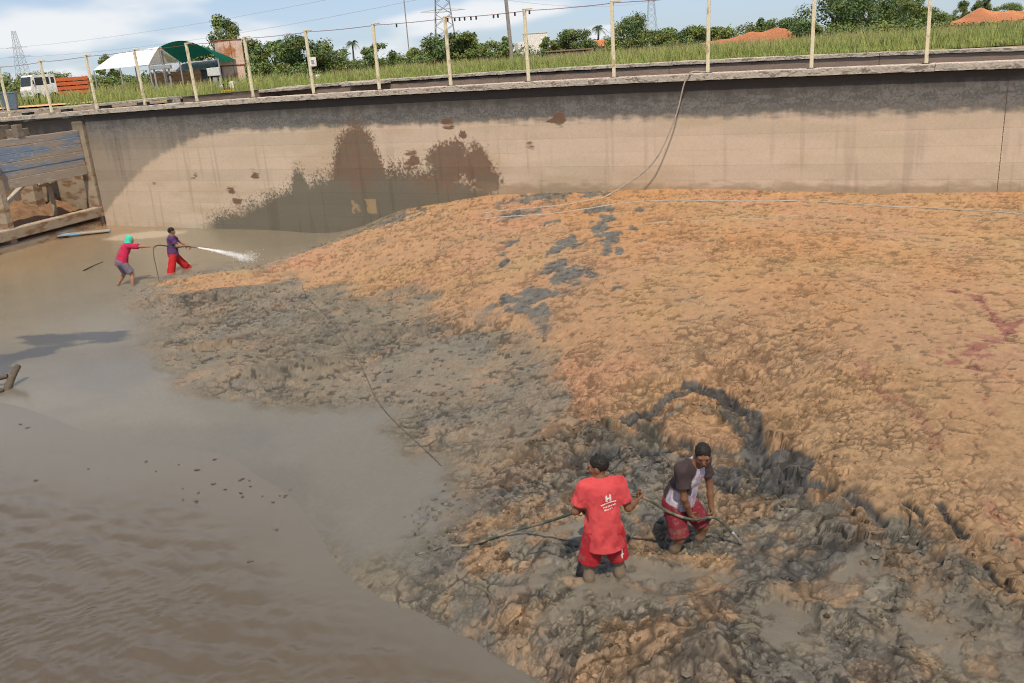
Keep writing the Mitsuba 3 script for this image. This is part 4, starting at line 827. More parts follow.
def board_paint(p, n, uv):
    g = mikit.fbm(p.x * 2.2, p.y * 2.2, p.z * 22, 3); w = mikit.fbm(p.x * 1.3, p.y * 1.3, p.z * 3.2, 4)
    c = mikit.mix((.38, .32, .265), (.28, .24, .205), g)
    blue = mikit.smoothstep(.47, .60, w + .05 + (g - .5) * .35) * mikit.smoothstep(2.45, 3.0, p.z) * mikit.smoothstep(4.0, 3.75, p.z)
    c = mikit.mix(c, mikit.mix((.11, .20, .34), (.22, .30, .40), g), blue * .85)
    return mikit.mix(c, (.40, .37, .34), mikit.smoothstep(.62, .72, mikit.fbm(p.x * 4, p.y * 4, p.z * 9 + 3, 3)) * .6)
mat('gate_boards', board_paint, .8); bumpy('gate_boards', lambda p, n, uv: mikit.fbm(p.x * 3, p.y * 3, p.z * 50, 2), .008)
g = 'sluice_gate'; tag(g, 'sluice gate of faded blue boards between concrete columns in the tank corner', 'sluice gate')
def gbox(s0, s1, o0, o1, z0, z1, c=.015): m = bev(s1 - s0, o1 - o0, z1 - z0, c); return ingate(m, (s0 + s1) / 2, (z0 + z1) / 2, (o0 + o1) / 2)
put(g + '__column', gbox(-.22, .33, -.40, .12, -.5, 4.30, .03), 'gate_concrete')
put(g + '__column', gbox(4.74, 5.02, -.35, .10, -.5, 3.3, .02), 'gate_concrete')
put(g + '__short_post', gbox(3.15, 3.45, -.30, -.04, 3.99, 4.45, .02), 'gate_concrete')
zb = 2.20; rg = np.random.default_rng(4)
for i, hgt in enumerate((.36, .28, .30, .29, .28, .275)):
    dz = rg.uniform(-.012, .012); put(g + '__board', gbox(.34 + rg.uniform(0, .03), 6.6 + rg.uniform(0, .2), -.16 + dz, -.07 + dz, zb + .006, zb + hgt - .006, .012), 'gate_boards'); zb += hgt
put(g + '__lower_beam', gbox(-.2, 7.4, -.20, .22, .44, .83, .03), 'gate_concrete')
put(g + '__sill', gbox(.4, 7.4, -1.2, .16, -.6, .30, .05), 'gate_concrete')
mat('silt', lambda p, n, uv: mikit.mix((.23, .135, .075), (.15, .095, .06), mikit.fbm(p.x * 4, p.y * 4, p.z * 4, 4)), .9)
X, S = np.meshgrid(np.linspace(-4.5, -.22, 70), np.linspace(.2, 7.5, 90), indexing='ij')
zz = .55 + .62 * sst(-.2, -2.2, X) + .25 * (nz(S, X, 1.2, 401, 4) - .5) + .22 * (nz(S, X, .3, 402, 3) - .5) + .12 * sst(2, 4, S)
V = np.stack([G0[0] + GS[0] * S + GN[0] * X, G0[1] + GS[1] * S + GN[1] * X, zz], -1).reshape(-1, 3)
def gridf(a, b): i, j = np.meshgrid(np.arange(a - 1), np.arange(b - 1), indexing='ij'); k = i * b + j; return np.concatenate([np.stack([k, k + b, k + b + 1], -1).reshape(-1, 3), np.stack([k, k + b + 1, k + 1], -1).reshape(-1, 3)])
put('silt_bank', (V, gridf(70, 90)), 'silt', True); tag('silt_bank', 'brown lumpy silt lying inside the channel behind the sluice gate', kind='structure')
ch = 'channel_wall'; tag(ch, 'concrete walls of the channel seen through the opening under the blue boards', 'wall')
put(ch + '__back_panel', gbox(-1, 9, -4.6, -4.4, -.6, 4.3), 'gate_concrete')
put(ch + '__pier', gbox(1.0, 1.5, -2.6, -1.9, .2, 4.2, .02), 'gate_concrete')
put(ch + '__end_panel', slab_u(-14, 4.85, -.30, -.12, lambda u: rim_z(u) - .26, -.6, 8), 'gate_concrete')
p = tube([(0, 0, .5), (0, 0, 1.75), (.12, 0, 1.92), (.5, 0, 1.95)], .10, 9); scene['bent_pipe'] = mikit.ply(ingate(p, 1.55, .1, -1.0), 'gate_concrete', True)
tag('bent_pipe', 'bent upright pipe inside the channel behind the sluice gate', 'pipe')
mat('bleached_wood', lambda p, n, uv: mikit.mix((.46, .42, .36), (.33, .28, .22), mikit.fbm(p.x * 6, p.y * 6, p.z * 30, 3)), .8)
m = bev(1.9, .30, .06, .01); m.apply_transform(trimesh.transformations.rotation_matrix(.52, [0, 1, 0])); scene['slanting_plank'] = mikit.ply(ingate(m, 3.85, 1.75, -.75), 'bleached_wood')
tag('slanting_plank', 'pale plank leaning across the opening under the blue boards', 'plank')
m = bev(2.9, .42, .05, .01); m.apply_transform(trimesh.transformations.rotation_matrix(math.atan2(.8, 2.4), [0, 0, 1])); m.apply_transform(trimesh.transformations.rotation_matrix(.02, [0, 1, 0])); m.apply_translation((-17.1, 34.55, .13))
mat('faded_board', lambda p, n, uv: mikit.mix(mikit.mix((.23, .20, .175), (.33, .29, .24), mikit.fbm(p.x * 2, p.y * 9, 0, 3)), (.13, .33, .50), mikit.smoothstep(.52, .60, mikit.fbm(p.x * 1.1 + 2, p.y * 3, 0, 3))), .7)
scene['fallen_board'] = mikit.ply(m, 'faded_board'); tag('fallen_board', 'grey board with light blue paint lying on the wet mud below the sluice gate', 'board')
m = tube(curve([(-13.52, 27.56, 0.04), (-13.38, 28.01, 0.09), (-13.27, 28.51, 0.1)], 12), np.linspace(.02, .013, 12), 7); scene['loose_stick'] = mikit.ply(m, 'dark_iron', True)
tag('loose_stick', 'thin dark stick poking out of the shallow grey mud at left', 'stick')
mat('wet_wood', lambda p, n, uv: mikit.mix((.16, .12, .085), (.06, .05, .042), mikit.fbm(p.x * 5, p.y * 5, p.z * 16, 4)), .75)
a = tube(curve([(-11.6, 16.1, .1), (-10.8, 16.5, .16), (-10.15, 16.7, .22)], 20), np.linspace(.06, .05, 20) , 9)
b = tube(curve([(-10.10, 16.40, -.06), (-10.06, 16.62, .16), (-9.98, 16.86, .38)], 14), np.linspace(.085, .06, 14), 9)
c = tube(curve([(-11.6, 15.6, .04), (-10.8, 15.95, .05), (-10.1, 16.35, .06)], 20), np.linspace(.05, .045, 20), 9)
scene['driftwood__bough'] = mikit.ply(a, 'wet_wood', True); scene['driftwood__bough_001'] = mikit.ply(c, 'wet_wood', True); scene['driftwood__stump'] = mikit.ply(b, 'wet_wood', True)
tag('driftwood', 'brown forked driftwood sticking out of the mud at the left edge', 'driftwood')
def flecks(n, seed, spots, s0, s1):
    r = np.random.default_rng(seed); ico = trimesh.creation.icosahedron(); out = []
    for _ in range(n):
        cx, cy, sx, sy = spots[r.integers(len(spots))]; x, y = r.normal(cx, sx), r.normal(cy, sy)
        s = np.exp(r.uniform(np.log(s0), np.log(s1))); v = ico.vertices * [s * r.uniform(.8, 2.2), s * r.uniform(.6, 1.2), s * .35] + r.normal(0, .12 * s, (12, 3))
        v = v @ rotz(r.uniform(-.6, .6)).T + [x, y, .012]; out.append(trimesh.Trimesh(v, ico.faces, process=False))
    return cat(*out)
put('floating_scum', flecks(46, 6, [(-4.2, 11.6, .9, .5), (-5.2, 12.3, 1.2, .4), (-3.2, 10.6, .5, .5), (-8.5, 14.5, 1.5, .4), (-3.9, 11.2, .4, .3)], .01, .03), 'wet_wood', True)
tag('floating_scum', 'small dark scraps floating on the brown water near the slurry', kind='stuff')
# ---------------------------------------------------------------- second basin and the field behind
def rim2(u): return 4.97 - .27 * ((u - 17.0) / 21.0) ** 2
def dark_wall(p, n, uv):
    a = mikit.fbm(p.x * 2, p.y * 2, p.z * 6, 4); c = mikit.mix((.27, .21, .175), (.18, .145, .125), a)
    return mikit.mix(c, (.03, .027, .025), mikit.smoothstep(4.62, 4.85, p.z + (a - .5) * .2))
mat('basin_concrete', dark_wall, .9)
sb = 'second_basin_wall'; tag(sb, 'dark far wall of the second basin with a pale coping before the grass', 'wall')
c2 = [4.38, 9.4, 17.5, 25.6, 33.8, 42, 52, 62]
for i in range(len(c2) - 1):
    a, b = c2[i] + .008, c2[i + 1] - .008
    put(sb + '__panel', slab_u(a, b, -12.9, -12.45, lambda u: rim2(u) - .115, -.2, 12), 'basin_concrete')
    put(sb + '__coping', slab_u(a, b, -12.95, -12.36, lambda u: rim2(u) + .02, lambda u: rim2(u) - .11, 16, .008, 40 + i), 'coping_concrete')
lp = 'inlet_platform'; tag(lp, 'concrete slab on short pillars beyond the fence at far left', 'platform')
rimp = lambda u: 4.82 + .022 * u - .0006 * u * u * 0
put(lp + '__slab', slab_u(-16, 4.36, -5.9, -5.0, rimp, lambda u: rimp(u) - .12, 20, .008, 60), 'coping_concrete')
for u in (-13, -9.6, -6.4, -3.4, -.6, 2.0, 4.0): put(lp + '__pillar', slab_u(u, u + .42, -5.70, -5.30, lambda w: rimp(w) - .125, -.2, 2), 'coping_concrete')
put(lp + '__back_panel', slab_u(-16, 4.36, -6.6, -6.2, lambda u: rimp(u) - .25, -.2, 6), 'basin_concrete')
put(sb + '__return_panel', cat(*[slab_u(4.0, 4.37, -12.9, -5.95, lambda u: 4.86, -.2, 2)]), 'basin_concrete')
mp = 'machine_slab'; 
for u0, u1, o in ((1.2, 3.6, -11.0), (6.0, 8.2, -11.6)):
    k = put(numbered('concrete_ledge'), slab_u(u0 + 3.2, u1 + 3.4, -12.42, o, lambda u: rim2(u) - .02, lambda u: rim2(u) - .16, 3), 'coping_concrete')
    tag(k, 'small concrete ledge jutting from the second basin wall under the %s machine' % ('left' if u0 < 3 else 'right'), 'ledge')
def uo(pts, z): return np.array([onwall(u, z, o) for u, o in pts])
V = uo([(-90, -.36), (60, -.36), (60, -12.45), (-90, -12.45)], .25); put('basin_floor', (V, np.array([[0, 1, 2], [0, 2, 3]])), mat('basin_mud', (.10, .075, .055), .6)); tag('basin_floor', 'muddy floor of the second basin', kind='structure')
def soil(p, n, uv):
    a = mikit.fbm(p.x * .25, p.y * .25, 0, 4); b = mikit.fbm(p.x * 2.5, p.y * 2.5, 0, 3)
    return mikit.mix(mikit.mix((.10, .13, .045), (.16, .16, .06), a), (.36, .22, .11), mikit.smoothstep(.5, .62, b) * .5)
mat('field_soil', soil, .95)
def field(us, os, z, seed):
    U, O = np.meshgrid(us, os, indexing='ij'); Z = z + .12 * (nz(U, O, 6.0, seed, 3) - .5) * np.clip((-O - 13) / 5, 0, 1)
    V = np.stack([P0[0] + TU[0] * U + NO[0] * O, P0[1] + TU[1] * U + NO[1] * O, Z], -1).reshape(-1, 3); return (V, gridf(len(us), len(os)))
m1 = field(np.r_[-900, -500, np.linspace(-250, 300, 140), 600, 1200], np.r_[-12.9, np.linspace(-14, -60, 24), np.linspace(-70, -250, 20), -400, -700, -1500], 4.78, 1)
m2 = field(np.linspace(-250, 4.2, 90), np.linspace(-5.95, -12.95, 8), 4.72, 2); m3 = field(np.linspace(-250, -16.05, 40), np.linspace(-.40, -5.95, 6), 4.70, 3)
put('field_ground', cat(*[trimesh.Trimesh(v, f, process=False) for v, f in (m1, m2, m3)]), 'field_soil', True); tag('field_ground', 'grassy level ground beyond the basins', kind='structure')
mat('sand', lambda p, n, uv: mikit.mix((.46, .26, .12), (.40, .25, .15), mikit.fbm(p.x * 1.5, p.y * 1.5, 0, 3)), .95)
r = np.random.default_rng(2); th = np.linspace(0, 6.283, 40, endpoint=False); rad = 1 + .18 * np.sin(3 * th + 1) + .12 * np.sin(5 * th)
V = np.stack([-26.0 + 4.2 * rad * np.cos(th), 50.5 + 2.6 * rad * np.sin(th) - .7 * rad * np.cos(th), 0 * th + 4.80], 1); V = np.vstack([V, [[-26, 50.5, 4.84]]])
put('sand_path', (V, np.array([[i, (i + 1) % 40, 40] for i in range(40)])), 'sand'); tag('sand_path', 'patch of bare orange sand beside the grass at far left', kind='structure')

# ---- grass: blades in the front of the field
def grass():
    r = np.random.default_rng(31); out_u, out_o = [], []
    def strip(n, u0, u1, o0, o1, pw):
        out_u.append(r.uniform(u0, u1, n)); out_o.append(o0 + (o1 - o0) * r.uniform(0, 1, n) ** pw)
    strip(64000, 4.6, 62, -13.05, -30, 1.7); strip(26000, 0, 80, -28, -60, 1.1); strip(26000, -45, 4.3, -7.0, -36, 1.5); strip(3000, 4.6, 62, -12.98, -13.3, 1)
    u, o = np.concatenate(out_u), np.concatenate(out_o); x, y = P0[0] + TU[0] * u + NO[0] * o, P0[1] + TU[1] * u + NO[1] * o
    keep = (nz(x, y, 1.6, 5, 3) + .18 * (r.uniform(0, 1, len(x)) - .5) > .40) & ~(((x + 26) / 4.6) ** 2 + ((y - 50.5 + (x + 26) * .17) / 2.9) ** 2 < 1); u, o, x, y = u[keep], o[keep], x[keep], y[keep]; n = len(x)
    edge = np.clip((-o - np.where(u > 4.3, 12.9, 6.6)) / 3.0, 0, 1)
    h = (.18 + .44 * edge * (.6 + .8 * nz(x, y, 2.5, 6, 2))) * r.uniform(.65, 1.35, n); w = r.uniform(.012, .028, n) * (1 + .02 * np.hypot(x, y) / 10)
    seed = (r.uniform(0, 1, n) < .22) & (edge > .5); h = np.where(seed, h * 1.18, h)
    a = r.uniform(0, 6.283, n); lean = r.uniform(.05, .38, n) * h; b = r.uniform(0, 6.283, n)
    dx, dy = np.cos(a) * w, np.sin(a) * w; lx, ly = np.cos(b) * lean, np.sin(b) * lean; z0 = 4.74
    P = lambda sx, f, t: np.stack([x + sx * dx + lx * t ** 1.8, y + sx * dy + ly * t ** 1.8, z0 + h * t], 1)
    V = np.stack([P(-1, 0, 0), P(1, 0, 0), P(-.8, 0, .55), P(.8, 0, .55), P(-.1, 0, 1), P(.1, 0, 1)], 1)
    wide = np.where(seed, 1.4, 1)[:, None]
    F = (np.arange(n)[:, None, None] * 6 + np.array([[0, 1, 3], [0, 3, 2], [2, 3, 5], [2, 5, 4]])[None]).reshape(-1, 3)
    t = nz(x, y, 3.0, 7, 3)[:, None] * .6 + r.uniform(0, 1, n)[:, None] * .4
    g = np.array([[.19, .26, .07]]) * (1 - t) + np.array([[.33, .36, .13]]) * t
    tip = np.where(seed[:, None], np.array([[.36, .26, .17]]), g * 1.12); root = g * .8
    C = np.stack([root, root, g, g, tip, tip], 1).reshape(-1, 3)
    return trimesh.Trimesh(V.reshape(-1, 3), F, process=False), C
scene['leafy'] = {'type': 'twosided', 'bsdf': {'type': 'principled', 'base_color': {'type': 'mesh_attribute', 'name': 'vertex_color'}, 'roughness': .75, 'specular': .15}}
gm, gc = grass(); put('tall_grass', gm, 'leafy', False, color=gc); tag('tall_grass', 'tall green grass with tan seed heads growing beyond the second basin', kind='stuff')

# ---- trees
TREES = [
(-52.6, 100, 3.13, 2.8, 'b', 'green bush at the left edge of the picture left of the pylon'),
(-53.2, 105, 3.21, 2.7, 'b', 'green bush behind the white truck below the thin left pylon'),
(-48.5, 100, 3.26, 2.8, 'b', 'rounded green bush showing above the middle of the white truck roof'),
(-50.4, 108, 2.98, 2.5, 'b', 'green bush just behind the right end of the white truck'),
(-45.6, 102, 2.63, 2.6, 'b', 'green bush behind the orange crate'),
(-44.6, 104, 2.31, 2.7, 'b', 'green bush between the orange crate and the white canopy'),
(-48.8, 118, 4.58, 2.0, 't', 'small tree whose top shows above the lower left end of the white canopy'),
(-42.9, 106, 2.17, 3.0, 'b', 'bush seen under the left half of the white canopy'),
(-38.4, 100, 1.74, 2.8, 'b', 'bush seen under the right half of the white canopy'),
(-37.5, 104, 1.4, 2.7, 'b', 'low bush behind the brown timber wall'),
(-22.2, 78, 5.56, 3.5, 'c', 'tall tufted tree rising behind the rusty pink water tank'),
(-25.3, 80, 3.67, 2.2, 't', 'tree peeking over the top of the green canopy'),
(-20.6, 80, 3.68, 2.6, 'c', 'tufted tree just right of the rusty pink water tank'),
(-19.2, 72, 2.11, 1.7, 'b', 'low bush at the foot of the water tank, on its right'),
(-17.8, 76, 3.34, 2.8, 't', 'open leafy tree between the water tank and the broad dark tree'),
(-14.7, 72, 3.43, 3.5, 'd', 'broad dark tree behind the fence post with the small white sign'),
(-14.2, 66, 1.91, 2.1, 'b', 'low bush below the broad dark tree, left of the white sign'),
(-13.9, 80, 2.41, 3.1, 't', 'leafy tree immediately right of the broad dark tree'),
(-14.5, 92, 1.97, 2.4, 'b', 'low bush just left of the single palm on the left'),
(-12.3, 100, 3.17, 2.6, 't', 'tree immediately right of the left palm'),
(-15.4, 110, 2.28, 3.1, 'b', 'bush at the foot of the left palm, on its right'),
(-11.6, 108, 2.46, 3.0, 'b', 'bush halfway between the left palm and the big lattice pylon'),
(-8.9, 104, 2.46, 2.9, 't', 'tree two bushes left of the big lattice pylon'),
(-5.5, 84, 2.56, 2.4, 'b', 'bush touching the left side of the dark tree under the big pylon'),
(-3.5, 76, 3.0, 3.6, 'd', 'dark spreading tree under the big lattice pylon'),
(-1.9, 75, 3.02, 1.8, 't', 'light tree with a drooping branch right of the big pylon'),
(-0.2, 86, 2.32, 3.2, 't', 'rounded tree midway between the big pylon and the utility pole'),
(1.9, 112, 3.08, 1.7, 'c', 'small tufted tree just behind the utility pole'),
(3.0, 110, 1.5, 3.1, 'b', 'bush between the utility pole and the white block building'),
(5.9, 95, 2.45, 1.4, 't', 'small thin tree just right of the white block building'),
(8.6, 96, 3.07, 3.1, 'd', 'dense dark tree with a bare top twig above the long low shed'),
(3.5, 80, 0.98, 1.7, 'b', 'low bush at the foot of the white block building'),
(13.2, 86, 3.52, 4.3, 'c', 'tall dark tufted tree right of the orange roofed house'),
(11.0, 84, 1.44, 2.7, 'b', 'low bush right of the orange roofed house'),
(16.1, 90, 2.31, 2.9, 't', 'tree on the right shoulder of the tall tufted tree'),
(18.3, 92, 2.49, 3.0, 't', 'mid green tree second to the right of the tall tufted tree'),
(20.7, 94, 2.58, 2.9, 't', 'mid green tree left of the fence post where the pale hose hangs'),
(23.9, 98, 2.31, 3.2, 't', 'mid green tree right of the fence post where the pale hose hangs'),
(29.4, 100, 2.85, 1.5, 'c', 'thin tree with a single tall spike above the left orange mound'),
(32.8, 120, 1.04, 4.7, 'b', 'distant low thicket behind the top of the left orange mound'),
(17.3, 80, 0.95, 3.5, 'b', 'low bush in front of the trees left of the pale hose post'),
(14.0, 80, 1.01, 3.0, 'b', 'low bush at the foot of the tall tufted tree on its right'),
(33.0, 112, 2.13, 4.1, 'b', 'sloping thicket above the right end of the left orange mound'),
(30.6, 96, 2.68, 3.8, 'd', 'dark tree between the left orange mound and the big leafy tree'),
(31.2, 92, 2.1, 3.0, 'd', 'dark tree at the left flank of the big leafy tree'),
(26.2, 78, 0.64, 3.8, 'b', 'low broad bush covering the right foot of the left orange mound'),
(30.0, 80, 4.64, 4.5, 'd', 'big dense dark tree left part of the tallest clump at right'),
(34.6, 84, 5.3, 5.1, 't', 'tallest leafy tree rising out of the top of the picture'),
(39.7, 88, 4.05, 3.4, 't', 'leafy tree on the right side of the tallest clump'),
(32.2, 74, 1.83, 3.2, 'b', 'bush with orange soil behind it below the tallest tree'),
(29.6, 76, 1.77, 3.3, 'b', 'bush at the left foot of the tallest clump'),
(46.1, 98, 2.91, 3.2, 't', 'tree just right of the rightmost fence post'),
(38.5, 78, 1.34, 3.8, 'b', 'flat topped bush below the right orange mound, leftmost'),
(40.9, 76, 1.02, 3.8, 'b', 'flat topped bush below the peak of the right orange mound'),
(43.6, 76, 1.07, 3.7, 'b', 'flat topped bush in the right corner below the mound'),
(76.8, 150, 4.35, 2.6, 'c', 'tufted tree left of the peak on the skyline above the right mound'),
(80.3, 150, 4.87, 3.3, 'c', 'tufted tree on the skyline right above the peak of the right mound'),
(84.5, 150, 3.53, 3.9, 't', 'tree on the skyline above the right end of the mound')]
mat('bark', lambda p, n, uv: mikit.mix((.12, .09, .065), (.06, .05, .04), mikit.fbm(p.x * 6, p.y * 6, p.z * 2, 3)), .9)
def crown_leaves(clumps, n, size, r, tone):
    """leaf faces spread through clumps (centre, radii), denser near their skin; each clump its own green"""
    vol = np.array([c[1][0] * c[1][1] * c[1][2] for c in clumps]) ** .7; k = r.choice(len(clumps), n, p=vol / vol.sum())
    d = r.normal(0, 1, (n, 3)); d /= np.linalg.norm(d, axis=1, keepdims=True); q = r.uniform(0, 1, n) ** .45
    C = np.array([c[0] for c in clumps])[k] + d * q[:, None] * np.array([c[1] for c in clumps])[k] + r.normal(0, size * .5, (n, 3))
    s = size * np.exp(r.normal(0, .3, n)); nn = d + r.normal(0, .7, (n, 3)) + [0, 0, .5]; nn /= np.linalg.norm(nn, axis=1, keepdims=True)
    a = np.cross(nn, r.normal(0, 1, (n, 3))); a /= np.linalg.norm(a, axis=1, keepdims=True); b = np.cross(nn, a)
    V = np.stack([C - a * s[:, None] * .9, C - b * s[:, None] * .42 + nn * s[:, None] * .12, C + a * s[:, None] * .9, C + b * s[:, None] * .42 + nn * s[:, None] * .12], 1)
    F = (np.arange(n)[:, None, None] * 4 + np.array([[0, 1, 2], [0, 2, 3]])[None]).reshape(-1, 3)
    cl = r.uniform(.72, 1.28, len(clumps))[k] * r.uniform(.7, 1.3, n)
    hue = r.uniform(-1, 1, len(clumps))[k]
    col = np.array(tone)[None] * cl[:, None] * np.stack([1 + .22 * hue, 1 + .05 * hue, 1 - .15 * hue], 1)
    return trimesh.Trimesh(V.reshape(-1, 3), F, process=False), np.repeat(col, 4, 0)
LAB = {'b': ('low green thicket', 'bush'), 't': ('loose mid-green tree', 'tree'), 'd': ('dense dark green tree', 'tree'), 'c': ('tufted tree with separate leaf clusters', 'tree')}
TONE = {'b': (.165, .22, .075), 't': (.15, .205, .07), 'd': (.11, .16, .058), 'c': (.135, .185, .065)}
def tree(x, y, h, w, kind, i, label, group):
    r = np.random.default_rng(500 + i); g0 = 4.70; w = w * 1.42; h = max(h, .5) + .08
    name = numbered('bush' if kind == 'b' else 'tree'); cl = []
    if kind == 'b':
        for _ in range(int(7 + w * 2)):
            t = r.uniform(-1, 1); hh = h * (.50 + .34 * (1 - t * t)) * r.uniform(.7, 1.05); q = r.uniform(.14, .26) * min(w, 2.2 * h)
            cl.append(((x + t * w * .46, y + r.uniform(-.4, .4) * w, g0 + hh - q * .55), (q, q, q * .8)))
            cl.append(((x + t * w * .46, y + r.uniform(-.4, .4) * w, g0 + hh * .45), (q * 1.1, q, q)))
        n, size = int(900 + 420 * w * h), .13
    elif kind == 'c':
        for _ in range(int(13 + 3 * w)):
            a = r.uniform(0, 6.283); t = r.uniform(.30, .95); rr = w * .5 * (1.12 - t) * 1.25 * r.uniform(.45, 1.1); q = r.uniform(.13, .20) * w * .62
            cl.append(((x + rr * math.cos(a), y + rr * math.sin(a), g0 + h * t), (q, q, q * 1.15)))
        cl.append(((x, y, g0 + h * .93), (.12 * w, .12 * w, .09 * h))); n, size = int(900 + 260 * w * h), .12
    else:
        for _ in range(int(16 + 3 * w)):
            a = r.uniform(0, 6.283); t = r.uniform(.22, .93); env = math.sin(math.pi * min(1, .18 + .74 * t)) ** .7
            rr = w * .5 * env * math.sqrt(r.uniform(.05, 1)); q = r.uniform(.11, .19) * w * (1 if kind == 'd' else .85)
            cl.append(((x + rr * math.cos(a), y + rr * math.sin(a), g0 + h * t - q * .25), (q, q, q * .72)))
        cl.append(((x + r.uniform(-.1, .1) * w, y, g0 + h * .90), (.14 * w, .14 * w, .09 * h)))
        n, size = int(1300 + (520 if kind == 'd' else 380) * w * h), .135
    n = min(int(n * .85), 8000); size *= .88; m, c = crown_leaves(cl, n, size, r, TONE[kind]); scene[name + '__crown'] = mikit.ply(m, 'leafy', False, color=c)
    tr = [tube(curve([(x, y, g0 - .1), (x + r.normal(0, .05), y, g0 + h * .3), (x + r.normal(0, .08) * w, y, g0 + h * .62)], 8), np.linspace(.035 * h + .02, .018 * h + .01, 8), 7)]
    for cc, q in cl[:7]: tr.append(tube([(x, y, g0 + h * .22 + .1 * r.uniform() * h), ((x + cc[0]) / 2, (y + cc[1]) / 2, g0 + (h * .3 + cc[2] - g0) / 2), cc], [.016 * h, .012 * h, .006 * h], 5))
    scene[name + '__trunk'] = mikit.ply(cat(*tr), 'bark', True)
    tag(name, label, LAB[kind][1], group)
def thicket():
    r = np.random.default_rng(77); cl = []
    for i in range(150):
        t = i / 149; px = -82 + 185 * t + r.normal(0, .8); py = 140 + r.normal(0, 4) - 4 * t; q = r.uniform(.9, 1.7)
        hh = (1.75 + .9 * r.uniform() ** 2 + .9 * math.exp(-((px - 40) / 22) ** 2)); cl.append(((px, py, 4.7 + hh - q * .75), (q * 1.5, q, q * .8)))
    return crown_leaves(cl, 26000, .24, r, (.125, .165, .07))
for i, (x, y, h, w, kind, lab) in enumerate(TREES): tree(x, y, h, w, kind, i, lab, 'bushes beyond the grass' if kind == 'b' else 'trees beyond the grass')
_m, _c = thicket(); put('far_thicket', _m, 'leafy', False, color=_c); tag('far_thicket', 'green belt of far scrub closing off the field behind the trees', kind='stuff')
# ---------------------------------------------------------------- palms, mounds, masts
mat('palm_leaf', (.055, .085, .03), .6)
def palm(x, y, h, lab, seed):
    r = np.random.default_rng(seed); n = numbered('palm_tree')
    scene[n + '__trunk'] = mikit.ply(tube(curve([(x, y, 4.6), (x + .1, y, 4.7 + h * .5), (x + .15, y, 4.7 + h * .8)], 8), np.linspace(.16, .10, 8), 8), 'bark', True)
    c = np.array([x + .15, y, 4.7 + h * .8])
    for k in range(17):
        a = k * 2.4 + r.uniform(-.2, .2); e = r.uniform(-.1, 1.25); L = r.uniform(1.1, 1.5); t = np.linspace(0, 1, 9)
        P = c + np.stack([np.cos(a) * math.cos(e) * t * L, np.sin(a) * math.cos(e) * t * L, math.sin(e) * t * L - .75 * L * t ** 2.2], 1)
        d = np.gradient(P, axis=0); d /= np.linalg.norm(d, axis=1, keepdims=True); s = np.cross(d, [0, 0, 1.0]); s /= np.linalg.norm(s, axis=1, keepdims=True) + 1e-9
        V, F = [], []
        for j in range(1, 9):
            for q in (-1, 1):
                for f in (0, .5):
                    b = P[j - 1] * (1 - f) + P[j] * f; w = .34 * math.sin(math.pi * min(.98, .15 + .8 * (j - 1 + f) / 8)) + .05
                    i0 = len(V); V += [b - d[j] * .035, b + d[j] * .035, b + s[j] * q * w + d[j] * .12 - np.array([0, 0, .10])]; F.append([i0, i0 + 1, i0 + 2])
        m = cat(tube(P, np.linspace(.02, .006, 9), 4), trimesh.Trimesh(np.array(V), np.array(F), process=False)); put(n + '__frond', m, 'palm_leaf')
    tag(n, lab, 'palm tree')
palm(-19.5, 130, 5.2, 'lone palm tree standing above the far thicket left of the big pylon', 1)
palm(13.9, 120, 4.4, 'palm tree rising behind the orange roofed house', 2)
mat('orange_earth', lambda p, n, uv: mikit.mix((.40, .165, .08), (.33, .145, .075), mikit.fbm(p.x * .9, p.y * .9, p.z * 1.5, 4)), .95)
def mound(name, lab, prof, y, depth):
    """a spoil heap: its crest heights along x"""
    X = np.linspace(prof[0][0], prof[-1][0], 60); H = np.interp(X, [p[0] for p in prof], [p[1] for p in prof]); t = np.linspace(-1, 1, 22)
    XX, TT = np.meshgrid(X, t, indexing='ij'); Z = 4.6 + (H[:, None] + .15) * np.clip(1 - np.abs(TT) ** 1.4, 0, 1) * (.8 + .4 * nz(XX * 1.0, TT * depth, 1.6, 71, 4)) 
    scene[name] = mikit.ply((np.stack([XX, y + TT * depth, Z], -1).reshape(-1, 3), gridf(60, 22)), 'orange_earth', True); tag(name, lab, 'earth mound')
mound('earth_mound', 'low heap of orange earth in the gap right of the pale hose post', [(18.6, 0), (19.6, .78), (20.8, 1.0), (22.5, 1.15), (24.2, 1.45), (25.6, 1.5), (27.2, 1.9), (28, 1.7), (29, .6), (30, 0)], 87, 3)
mound('earth_mound_001', 'peaked heap of orange earth on the skyline in the upper right corner', [(58, 0), (61, .9), (64.5, 1.5), (66.2, 2.4), (67.1, 2.55), (68.6, 2.2), (72.5, 1.85), (79, 2.0), (86, 1.6), (92, 0)], 126, 7)
mound('earth_mound_002', 'small patch of orange earth showing through the tallest clump of trees', [(36, 0), (37.5, 1.5), (39, 1.75), (40.5, 1.2), (42, 1.3), (43.5, .8), (45, 0)], 97, 3)
mat('pylon_steel', (.30, .31, .33), .5, metallic=.3)
